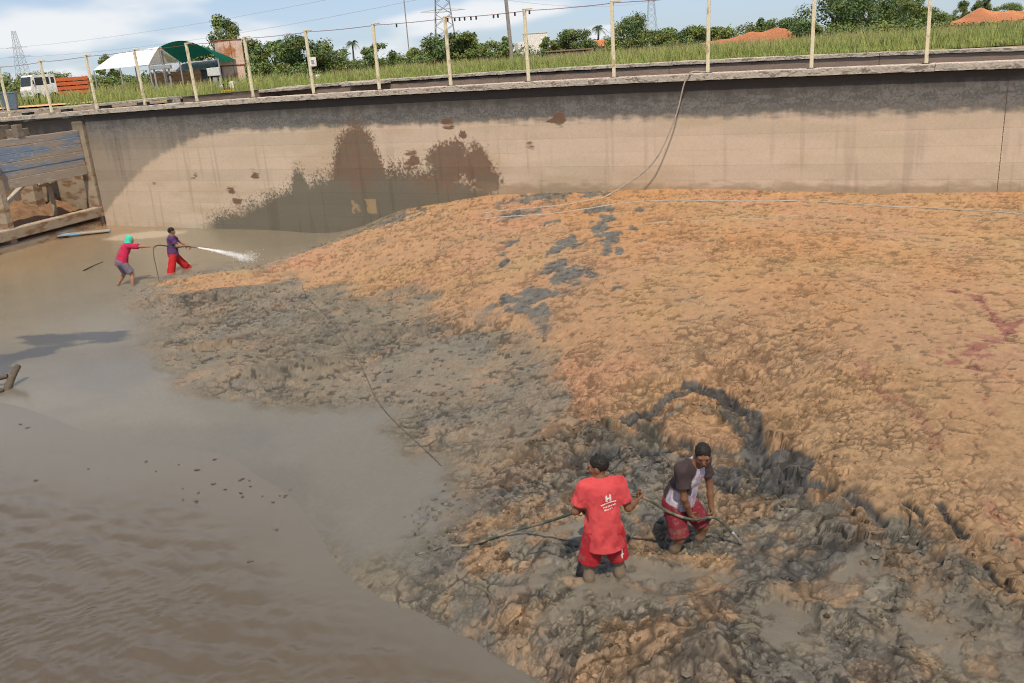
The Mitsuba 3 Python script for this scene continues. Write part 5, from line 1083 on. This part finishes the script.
def pylon(x, y, h, w, lab, arms, seed=0, r=.07):
    n = numbered('lattice_pylon'); g = 4.5; f = lambda t: w * .5 * (1 - .80 * t ** .85)
    corners = [(-1, -1), (1, -1), (1, 1), (-1, 1)]
    for a, b in corners: put(n + '__leg', tube([(x + a * f(t), y + b * f(t), g + h * t) for t in np.linspace(0, 1, 8)], r, 5), 'pylon_steel')
    ts = np.linspace(0, 1, 12) ** .85; br = []
    for t0, t1 in zip(ts[:-1], ts[1:]):
        for i in range(4):
            (a0, b0), (a1, b1) = corners[i], corners[(i + 1) % 4]
            br.append(tube([(x + a0 * f(t0), y + b0 * f(t0), g + h * t0), (x + a1 * f(t1), y + b1 * f(t1), g + h * t1)], r * .6, 4)); br.append(tube([(x + a1 * f(t0), y + b1 * f(t0), g + h * t0), (x + a0 * f(t1), y + b0 * f(t1), g + h * t1)], r * .6, 4))
    k = put(n + '__bracing', cat(*br), 'pylon_steel'); tag(k, kind='stuff')
    for t, L in arms:
        z = g + h * t
        put(n + '__cross_arm', cat(tube([(x - L, y, z), (x, y, z + .35), (x + L, y, z)], [r * .5, r, r * .5], 5), tube([(x - L, y, z), (x, y, z - .25), (x + L, y, z)], [r * .5, r, r * .5], 5)), 'pylon_steel')
    tag(n, lab, 'pylon'); return n
pylon(-152.0, 300, 19.5, 4.6, 'thin distant lattice pylon above the bushes at far left', [(.74, 3.4), (.60, 3.8)], r=.05)
pylon(-9.2, 190, 24, 5.2, 'big lattice pylon with cross arms standing above the dark spreading tree', [(.72, 4.6), (.58, 3.4), (.45, 4.6), (.93, 4)], r=.075)
pylon(57.7, 330, 24, 4.6, 'faint distant lattice pylon above the tall tufted tree', [(.80, 3.6), (.68, 4)], r=.05)
scene['radio_mast'] = mikit.ply(tube([(-23.1, 260, 4.5), (-23.1, 260, 42)], .16, 6), 'pylon_steel', True); tag('radio_mast', 'thin faint mast left of the big lattice pylon', 'mast')
mat('pole_wood', (.27, .25, .23), .8)
scene['utility_pole'] = mikit.ply(tube([(1.35, 60, 4.5), (1.15, 60, 9.6), (1.0, 60, 12)], [.13, .11, .10], 9), 'pole_wood', True); tag('utility_pole', 'grey utility pole standing in the grass right of the big pylon', 'utility pole')
i = 0
for (x0, y0, z0, x1, y1, z1, sag, lab) in ((-160, 300, 19, -9, 190, 22, 2.0, 'upper power line from the left pylon to the big pylon'), (-160, 300, 16.2, -9, 190, 18.4, 2.4, 'lower power line from the left pylon to the big pylon'),
        (-5, 190, 22, 62, 330, 24, 2.5, 'upper power line from the big pylon to the faint right pylon'), (-5, 190, 18.4, 61, 330, 21, 2.5, 'lower power line from the big pylon to the faint right pylon'), (1.05, 60, 11.2, 70, 95, 12.5, .8, 'cable running from the utility pole out to the right')):
    t = np.linspace(0, 1, 50); P = np.stack([x0 + (x1 - x0) * t, y0 + (y1 - y0) * t, z0 + (z1 - z0) * t - 4 * sag * t * (1 - t)], 1)
    k = numbered('power_line'); scene[k] = mikit.ply(tube(P, (.012 if i == 4 else .026), 5), 'pylon_steel', True); tag(k, lab, 'power line', 'power lines across the sky'); i += 1

# ---------------------------------------------------------------- things in the field, left
mat('white_paint', lambda p, n, uv: mikit.mix((.74, .74, .73), (.58, .57, .54), mikit.smoothstep(.5, .7, mikit.fbm(p.x * 2, p.y * 2, p.z * 2, 3))), .4)
mat('dark_glass', (.03, .035, .04), .12); mat('grey_metal', (.36, .38, .40), .45, metallic=.3); mat('blue_metal', (.12, .17, .22), .5); mat('tyre', (.02, .02, .02), .9); mat('yellow_paint', (.60, .36, .05), .5); mat('ochre_paint', (.50, .46, .30), .6)
def yaw(m, a, x, y, z): m = m.copy(); m.apply_transform(trimesh.transformations.rotation_matrix(a, [0, 0, 1])); m.apply_translation((x, y, z)); return m
def prism(prof, w):
    """side profile (y, z) extruded across x"""
    e = trimesh.creation.extrude_polygon(sg.Polygon(prof), w, engine='earcut'); V = e.vertices; return trimesh.Trimesh(np.stack([V[:, 2] - w / 2, V[:, 0], V[:, 1]], 1), e.faces, process=False)
def truck():
    n = 'parked_truck'; x, y, z, a = -28.9, 58.6, 4.76, math.radians(-38); P = lambda m: yaw(trimesh.Trimesh(m.vertices * .84, m.faces, process=False), a, x, y, z)
    # the cab faces left: profile along y, front at -y ... turned with yaw
    body = prism([(-1.0, .42), (-1.04, 1.05), (-.92, 1.35), (-.80, 1.98), (-.66, 2.10), (.80, 2.12), (.92, 2.02), (.96, .42)], 1.72)
    scene[n + '__cab'] = mikit.ply(P(body), 'white_paint')
    ws = bev(1.5, .03, .66, .008); ws.apply_transform(trimesh.transformations.rotation_matrix(-.19, [1, 0, 0])); ws.apply_translation((0, -.888, 1.66)); scene[n + '__windscreen'] = mikit.ply(P(ws), 'dark_glass')
    for s in (-1, 1):
        for (y0, y1, z0, z1) in ((-.62, -.02, 1.36, 1.92), (.10, .46, 1.40, 1.92), (.58, .84, 1.46, 1.88)):
            w = bev(.03, y1 - y0, z1 - z0, .008); w.apply_translation((s * .862, (y0 + y1) / 2, (z0 + z1) / 2)); put(n + '__side_window', P(w), 'dark_glass')
        for yy in (-.55, .62):
            t = trimesh.creation.cylinder(.40, .24, sections=22); t.apply_transform(trimesh.transformations.rotation_matrix(math.pi / 2, [0, 1, 0])); t.apply_translation((s * .76, yy, .40)); put(n + '__wheel', P(t), 'tyre')
        hl = bev(.26, .04, .16, .01); hl.apply_translation((s * .62, -1.045, .85)); put(n + '__headlight', P(hl), 'grey_metal')
    m = bev(1.7, .12, .25, .02); m.apply_translation((0, -1.06, .50)); scene[n + '__bumper'] = mikit.ply(P(m), 'grey_metal')
    for s in (-1, 1):
        m = bev(.10, .06, .28, .01); m.apply_translation((s * .98, -.80, 1.6)); put(n + '__mirror', P(m), 'tyre')
    tag(n, 'white truck cab parked in the grass at far left', 'truck')
truck()
mat('orange_paint', (.52, .13, .05), .7)
def crate():
    n = 'slatted_crate'; x, y, z, a = -28.0, 61.0, 4.72, .5
    for i in range(5):
        m = bev(2.1, .05, .22, .006); m.apply_translation((0, -.60, .32 + .28 * i)); put(n + '__slat', yaw(m, a, x, y, z), 'orange_paint')
        m = bev(.05, 1.1, .22, .006); m.apply_translation((1.08, 0, .32 + .28 * i)); put(n + '__slat', yaw(m, a, x, y, z), 'orange_paint')
    for sx in (-1.03, -.35, .35, 1.03):
        m = bev(.08, .08, 1.55, .008); m.apply_translation((sx, -.54, .80)); put(n + '__upright', yaw(m, a, x, y, z), 'orange_paint')
    m = bev(2.0, 1.0, 1.2, .01); m.apply_translation((0, .0, .72)); scene[n + '__box'] = mikit.ply(yaw(m, a, x, y, z), mat('crate_inside', (.22, .06, .03), .9))
    tag(n, 'orange slatted crate beside the white truck', 'crate')
crate()
scene['white_sheet'] = {'type': 'principledthin', 'base_color': {'type': 'rgb', 'value': [.88, .89, .90]}, 'roughness': .8, 'diff_trans': .4}
scene['green_sheet'] = {'type': 'principledthin', 'base_color': {'type': 'rgb', 'value': [.014, .115, .08]}, 'roughness': .8, 'diff_trans': .6}
def sheet(grid, th=.03):
    g = np.array(grid); a, b = g.shape[:2]; V = g.reshape(-1, 3); F = gridf(a, b); N = trimesh.Trimesh(V, F, process=False).vertex_normals
    return trimesh.Trimesh(V, F, process=False)
def canopy_white():
    n = 'white_canopy'; A, B, C, D = (np.array(p) for p in ((-26.7, 62.0, 6.62), (-20.75, 56.0, 6.62), (-21.0, 59.0, 7.62), (-26.2, 65.0, 7.55)))
    G = [[(A + (D - A) * t) * (1 - s) + (B + (C - B) * t) * s + np.array([0, 0, .10 * math.sin(math.pi * t * .75)]) for t in np.linspace(0, 1, 9)] for s in np.linspace(0, 1, 12)]
    scene[n + '__near_slope'] = mikit.ply(sheet(G), 'white_sheet', True)
    E, Fp = C + np.array([.6, 3.2, -1.05]), D + np.array([.4, 3.2, -1.05])
    C2, D2 = np.array(G[-1][-1]), np.array(G[0][-1]); E = np.array([-20.35, 60.4, 6.76]); Fp = np.array([-25.6, 66.4, 6.7])
    G2 = [[(D2 + (Fp - D2) * t) * (1 - s) + (C2 + (E - C2) * t) * s for t in np.linspace(0, 1, 7)] for s in np.linspace(0, 1, 12)]
    scene[n + '__far_slope'] = mikit.ply(sheet(G2), 'white_sheet', True)
    for p in (A, B, E, Fp, (A + B) / 2): put(n + '__pole', tube([(p[0], p[1], 4.6), (p[0], p[1], p[2] - .02)], .045, 7), 'grey_metal')
    put(n + '__ridge_pole', tube([(C2[0], C2[1], 4.6), C2 - [0, 0, .05]], .04, 7), 'grey_metal'); put(n + '__tie_bar', tube([B - [0, 0, .03], E - [0, 0, .03]], .03, 6), 'grey_metal')
    tag(n, 'white fabric canopy on poles in the grass, left of the green one', 'canopy')
canopy_white()
def canopy_green():
    n = 'green_canopy'; G = []
    for s in np.linspace(0, 1, 10):
        row = []
        for t in np.linspace(0, 1, 17):
            near = np.array([-21.35 + 4.0 * t, 59.6, 7.40 + .65 * math.sin(math.pi * min(1, t * .86 + .12)) - .95 * t ** 3 ]); far = np.array([-21.9 + 4.3 * t, 65.5, 6.72 + .45 * math.sin(math.pi * t) + .03 * t])
            row.append(near * (1 - s) + far * s)
        G.append(row)
    scene[n + '__roof'] = mikit.ply(sheet(np.array(G)), 'green_sheet', True)
    for i, j in ((0, 1), (0, 15), (9, 1), (9, 15)): p = np.array(G[i][j]); put(n + '__pole', tube([(p[0], p[1], 4.6), (p[0], p[1], p[2] - .02)], .05, 7), 'grey_metal')
    tag(n, 'dark green arched canopy right of the white one', 'canopy')
canopy_green()
mat('pink_rust', lambda p, n, uv: mikit.mix((.62, .46, .39), (.40, .17, .08), mikit.smoothstep(.50, .66, mikit.fbm(p.x * 2.2, p.y * 2.2, p.z * 1.1, 4))), .8)
n = 'water_tank'; a = .45
for i, (z0, z1, w) in enumerate(((4.6, 6.28, 1.42), (6.34, 7.92, 1.52))):
    for k in range(4):
        aa = a + k * math.pi / 2
        for q in (-1, 1):
            m = bev(w / 2 - .02, .06, z1 - z0, .015); m.apply_translation((q * w / 4, -w / 2, (z1 - z0) / 2)); put(n + '__panel', yaw(m, aa, -18.05, 64, z0), 'pink_rust')
m = bev(1.66, 1.66, .09, .02); scene[n + '__lid'] = mikit.ply(yaw(m, a, -18.05, 64, 7.97), mat('rust', (.26, .09, .05), .85)); m = bev(1.58, 1.58, .08, .02); scene[n + '__ring'] = mikit.ply(yaw(m, a, -18.05, 64, 6.31), 'rust')
tag(n, 'square rusty pink water tank in two tiers behind the green canopy', 'water tank')
mat('timber', lambda p, n, uv: mikit.mix((.38, .23, .12), (.26, .16, .09), mikit.fbm(p.x * 3, p.y * 3, p.z * 14, 3)), .85)
n = 'timber_wall'
for i in range(5):
    m = bev(3.6, .06, .27, .01); m.apply_translation((0, 0, .2 + .29 * i)); put(n + '__plank', yaw(m, -.12, -21.2, 61.6, 4.66), 'timber')
for sx in (-1.7, -.6, .6, 1.7): m = bev(.10, .08, 1.6, .01); m.apply_translation((sx, .08, .75)); put(n + '__post', yaw(m, -.12, -21.2, 61.6, 4.66), 'timber')
tag(n, 'brown timber wall under the canopies', 'wall')
n = 'low_hut'; mat('roof_blue', (.30, .33, .38), .6)
m = bev(3.9, 2.4, 1.55, .03); scene[n + '__wall'] = mikit.ply(yaw(m, -.12, -20.9, 64.9, 5.4), mat('hut_wall', (.16, .17, .19), .8)); m = prism([(-1.4, 0), (1.4, .55), (1.4, .62), (-1.4, .07)], 4.3); scene[n + '__roof'] = mikit.ply(yaw(m, -.12, -20.9, 64.6, 6.18), 'roof_blue')
m = bev(.65, .05, 1.1, .01); scene[n + '__door'] = mikit.ply(yaw(m, -.12, -19.3, 63.46, 5.25), 'dark_glass'); tag(n, 'low hut with a blue grey roof behind the timber wall', 'hut')
n = 'pipe_stand'; x, y, z = -17.9, 50.0, 4.62
for sx in (-.40, .40): put(n + '__leg', tube([(x + sx, y, z), (x + sx, y, z + 1.75)], .05, 8), 'grey_metal')
m = bev(1.1, .3, .22, .02); m.apply_translation((x, y, z + 1.72)); put(n + '__tray', m, 'grey_metal')
for zz in (1.3, .35): m = bev(.16, .16, .08, .01); m.apply_translation((x + .40, y, z + zz)); put(n + '__collar', m, 'dark_iron')
tag(n, 'tall grey metal stand with a tray on the platform edge under the white canopy', 'stand')
n = 'control_box'; x, y, z = -16.3, 54.0, 4.66
for sx in (-.28, .28): put(n + '__leg', tube([(x + sx, y - .02, z), (x + sx, y - .02, z + 1.05)], .05, 8), 'ochre_paint')
m = bev(.72, .32, .46, .02); m.apply_translation((x, y, z + 1.27)); scene[n + '__cabinet'] = mikit.ply(m, mat('pale_grey', (.56, .58, .60), .5)); m = bev(.24, .24, .95, .02); m.apply_translation((x, y + .05, z + .5)); scene[n + '__pedestal'] = mikit.ply(m, 'grey_metal')
tag(n, 'pale control cabinet on yellow legs before the water tank', 'control box')
def machine(x, y, lab):
    n = numbered('pump_engine'); z = 4.78
    m = bev(.75, .45, .10, .02); m.apply_translation((x, y, z + .07)); scene[n + '__base'] = mikit.ply(m, 'yellow_paint')
    m = bev(.34, .36, .34, .04); m.apply_translation((x - .14, y, z + .30)); scene[n + '__engine'] = mikit.ply(m, 'tyre')
    t = trimesh.creation.cylinder(.17, .16, sections=20); t.apply_transform(trimesh.transformations.rotation_matrix(math.pi / 2, [0, 1, 0])); t.apply_translation((x - .32, y - .05, z + .28)); scene[n + '__flywheel'] = mikit.ply(t, 'grey_metal', 30)
    m = bev(.24, .34, .40, .05); m.apply_translation((x + .22, y, z + .36)); scene[n + '__tank'] = mikit.ply(m, 'white_paint')
    scene[n + '__exhaust'] = mikit.ply(tube([(x - .05, y, z + .45), (x - .05, y, z + .58), (x + .06, y, z + .62)], .03, 7), 'dark_iron', True); tag(n, lab, 'engine')
machine(-14.9, 51.6, 'small pump engine on a yellow base beside the control box'); machine(-11.2, 57.6, 'small pump engine on a yellow base below the white fence sign')
n = 'post_sign'; u = PU[9]; m = bev(.26, .03, .30, .006); scene[n + '__plate'] = mikit.ply(inwall(m, u + .20, rim_z(u) + 1.05, .07), 'white_paint'); m = bev(.12, .008, .12, .002); scene[n + '__mark'] = mikit.ply(inwall(m, u + .20, rim_z(u) + 1.05, .095), 'grey_metal'); tag(n, 'small white sign fixed to a fence post in front of the broad dark tree', 'sign')
n = 'blue_bin'; x, y = -25.0, 47.4; m = trimesh.convex.convex_hull(np.array([(sx * w, sy * d, zz) for sx in (-1, 1) for sy in (-1, 1) for w, d, zz in ((.27, .27, .05), (.36, .36, .82))])); scene[n + '__bin'] = mikit.ply(yaw(m, .3, x, y, 4.72), 'blue_metal'); m = bev(.78, .78, .07, .02); scene[n + '__lid'] = mikit.ply(yaw(m, .3, x, y, 5.58), 'blue_metal')
m = bev(.07, .07, 1.0, .01); m.apply_transform(trimesh.transformations.rotation_matrix(-.12, [0, 1, 0])); scene[n + '__frame_leg'] = mikit.ply(yaw(m, .3, x - .40, y - .2, 5.2), 'grey_metal'); tag(n, 'blue grey bin on the ground beside the leftmost fence post', 'bin')
# ---- far buildings
n = 'block_building'; mat('limewash', (.72, .71, .69), .8)
m = bev(3.3, 4, 4.4, .03); scene[n + '__wall'] = mikit.ply(yaw(m, .15, 7.3, 151, 6.6), 'limewash'); m = bev(1.6, 3, 3.2, .03); scene[n + '__annex'] = mikit.ply(yaw(m, .15, 4.9, 150.8, 6.0), 'limewash'); m = bev(3.5, 4.2, .12, .02); scene[n + '__roof'] = mikit.ply(yaw(m, .15, 7.3, 151, 8.86), 'pale_grey'); tag(n, 'plain white block building beyond the grass right of the utility pole', 'building')
n = 'long_shed'; mat('shed_roof', (.23, .15, .11), .8); mat('shed_wall', (.50, .43, .38), .85)
m = bev(4.4, 2.2, 1.1, .02); scene[n + '__wall'] = mikit.ply(yaw(m, -.05, 8.0, 95, 5.05), 'shed_wall'); m = bev(4.9, 2.9, .14, .02); scene[n + '__roof'] = mikit.ply(yaw(m, -.05, 8.0, 95, 5.78), 'shed_roof')
for sx in (-1.5, -.5, .5, 1.5): m = bev(.12, .06, .9, .01); m.apply_translation((sx, -1.13, 0)); put(n + '__pillar', yaw(m, -.05, 8.0, 95, 5.15), 'shed_roof')
tag(n, 'long low shed with a brown roof beyond the grass', 'shed')
n = 'tiled_house'; mat('roof_tile', (.45, .18, .08), .8)
m = bev(2.7, 2.6, 1.6, .02); scene[n + '__wall'] = mikit.ply(yaw(m, .2, 12.8, 111, 5.2), mat('house_wall', (.50, .42, .28), .8)); m = trimesh.convex.convex_hull(np.array([(-1.6, -1.6, 0), (1.6, -1.6, 0), (1.6, 1.6, 0), (-1.6, 1.6, 0), (-1.0, 0, .7), (1.0, 0, .7)])); scene[n + '__roof'] = mikit.ply(yaw(m, .2, 12.8, 111, 6.02), 'roof_tile')
for sx in (-.7, .6): m = bev(.5, .05, .6, .01); m.apply_translation((sx, -1.31, 0)); put(n + '__window', yaw(m, .2, 12.8, 111, 5.5), 'dark_glass')
tag(n, 'small house with an orange roof right of the long shed', 'house')
put('rubble', flecks(70, 9, [(-25.3, 61, .8, .5), (-24.2, 60.5, .5, .4), (-22.4, 60, .3, .3), (-17.2, 71, .9, .4)], .10, .28), 'white_paint'); scene['rubble']['to_world'] = T4().translate([0, 0, 4.95]); tag('rubble', 'pale rubble and rubbish heaped in the grass under the white canopy', kind='stuff')
# ---------------------------------------------------------------- crumbs of broken mud
def clods():
    r = np.random.default_rng(91); n = 26000
    x = r.uniform(-1.6, 7.5, n); y = 5.2 + 9.5 * r.uniform(0, 1, n) ** 1.25
    f = mud_surface(x, y); w = np.clip(f['near'] * (1 - f['pud']) + f['lump'] * f['crust'] * .35 + f['scarp'] * .3, 0, 1) * sst(.42, .6, nz(x, y, .45, 90, 3))
    k = (r.uniform(0, 1, n) < w) & (f['h'] > .03); x, y, h = x[k], y[k], f['h'][k]; f = {a: b[k] for a, b in f.items() if isinstance(b, np.ndarray) and b.shape == k.shape}
    col, _ = mud_colour(x, y, f); ico = trimesh.creation.icosahedron(); n = len(x); print('clods', n)
    s = .008 + .022 * r.uniform(0, 1, n) ** 3.0; sc = s[:, None, None] * r.uniform(.6, 1.5, (n, 1, 3)) * [1, 1, .8]
    V = ico.vertices[None] * (1 + r.normal(0, .22, (n, 12, 1))) * sc
    a = r.uniform(0, 6.283, n); c, t = np.cos(a)[:, None], np.sin(a)[:, None]
    V = np.stack([V[..., 0] * c - V[..., 1] * t, V[..., 0] * t + V[..., 1] * c, V[..., 2]], -1) + np.stack([x, y, h + s * .25], 1)[:, None]
    F = (np.arange(n)[:, None, None] * 12 + ico.faces[None]).reshape(-1, 3)
    C = np.clip(col * r.uniform(.75, 1.45, (n, 1)), .02, .5)
    return trimesh.Trimesh(V.reshape(-1, 3), F, process=False), np.repeat(C, 12, 0)
_m, _c = clods(); put('mud_crumbs', _m, 'leafy', False, color=_c); tag('mud_crumbs', 'crumbs of broken orange and grey mud lying on the churned bed', kind='stuff')
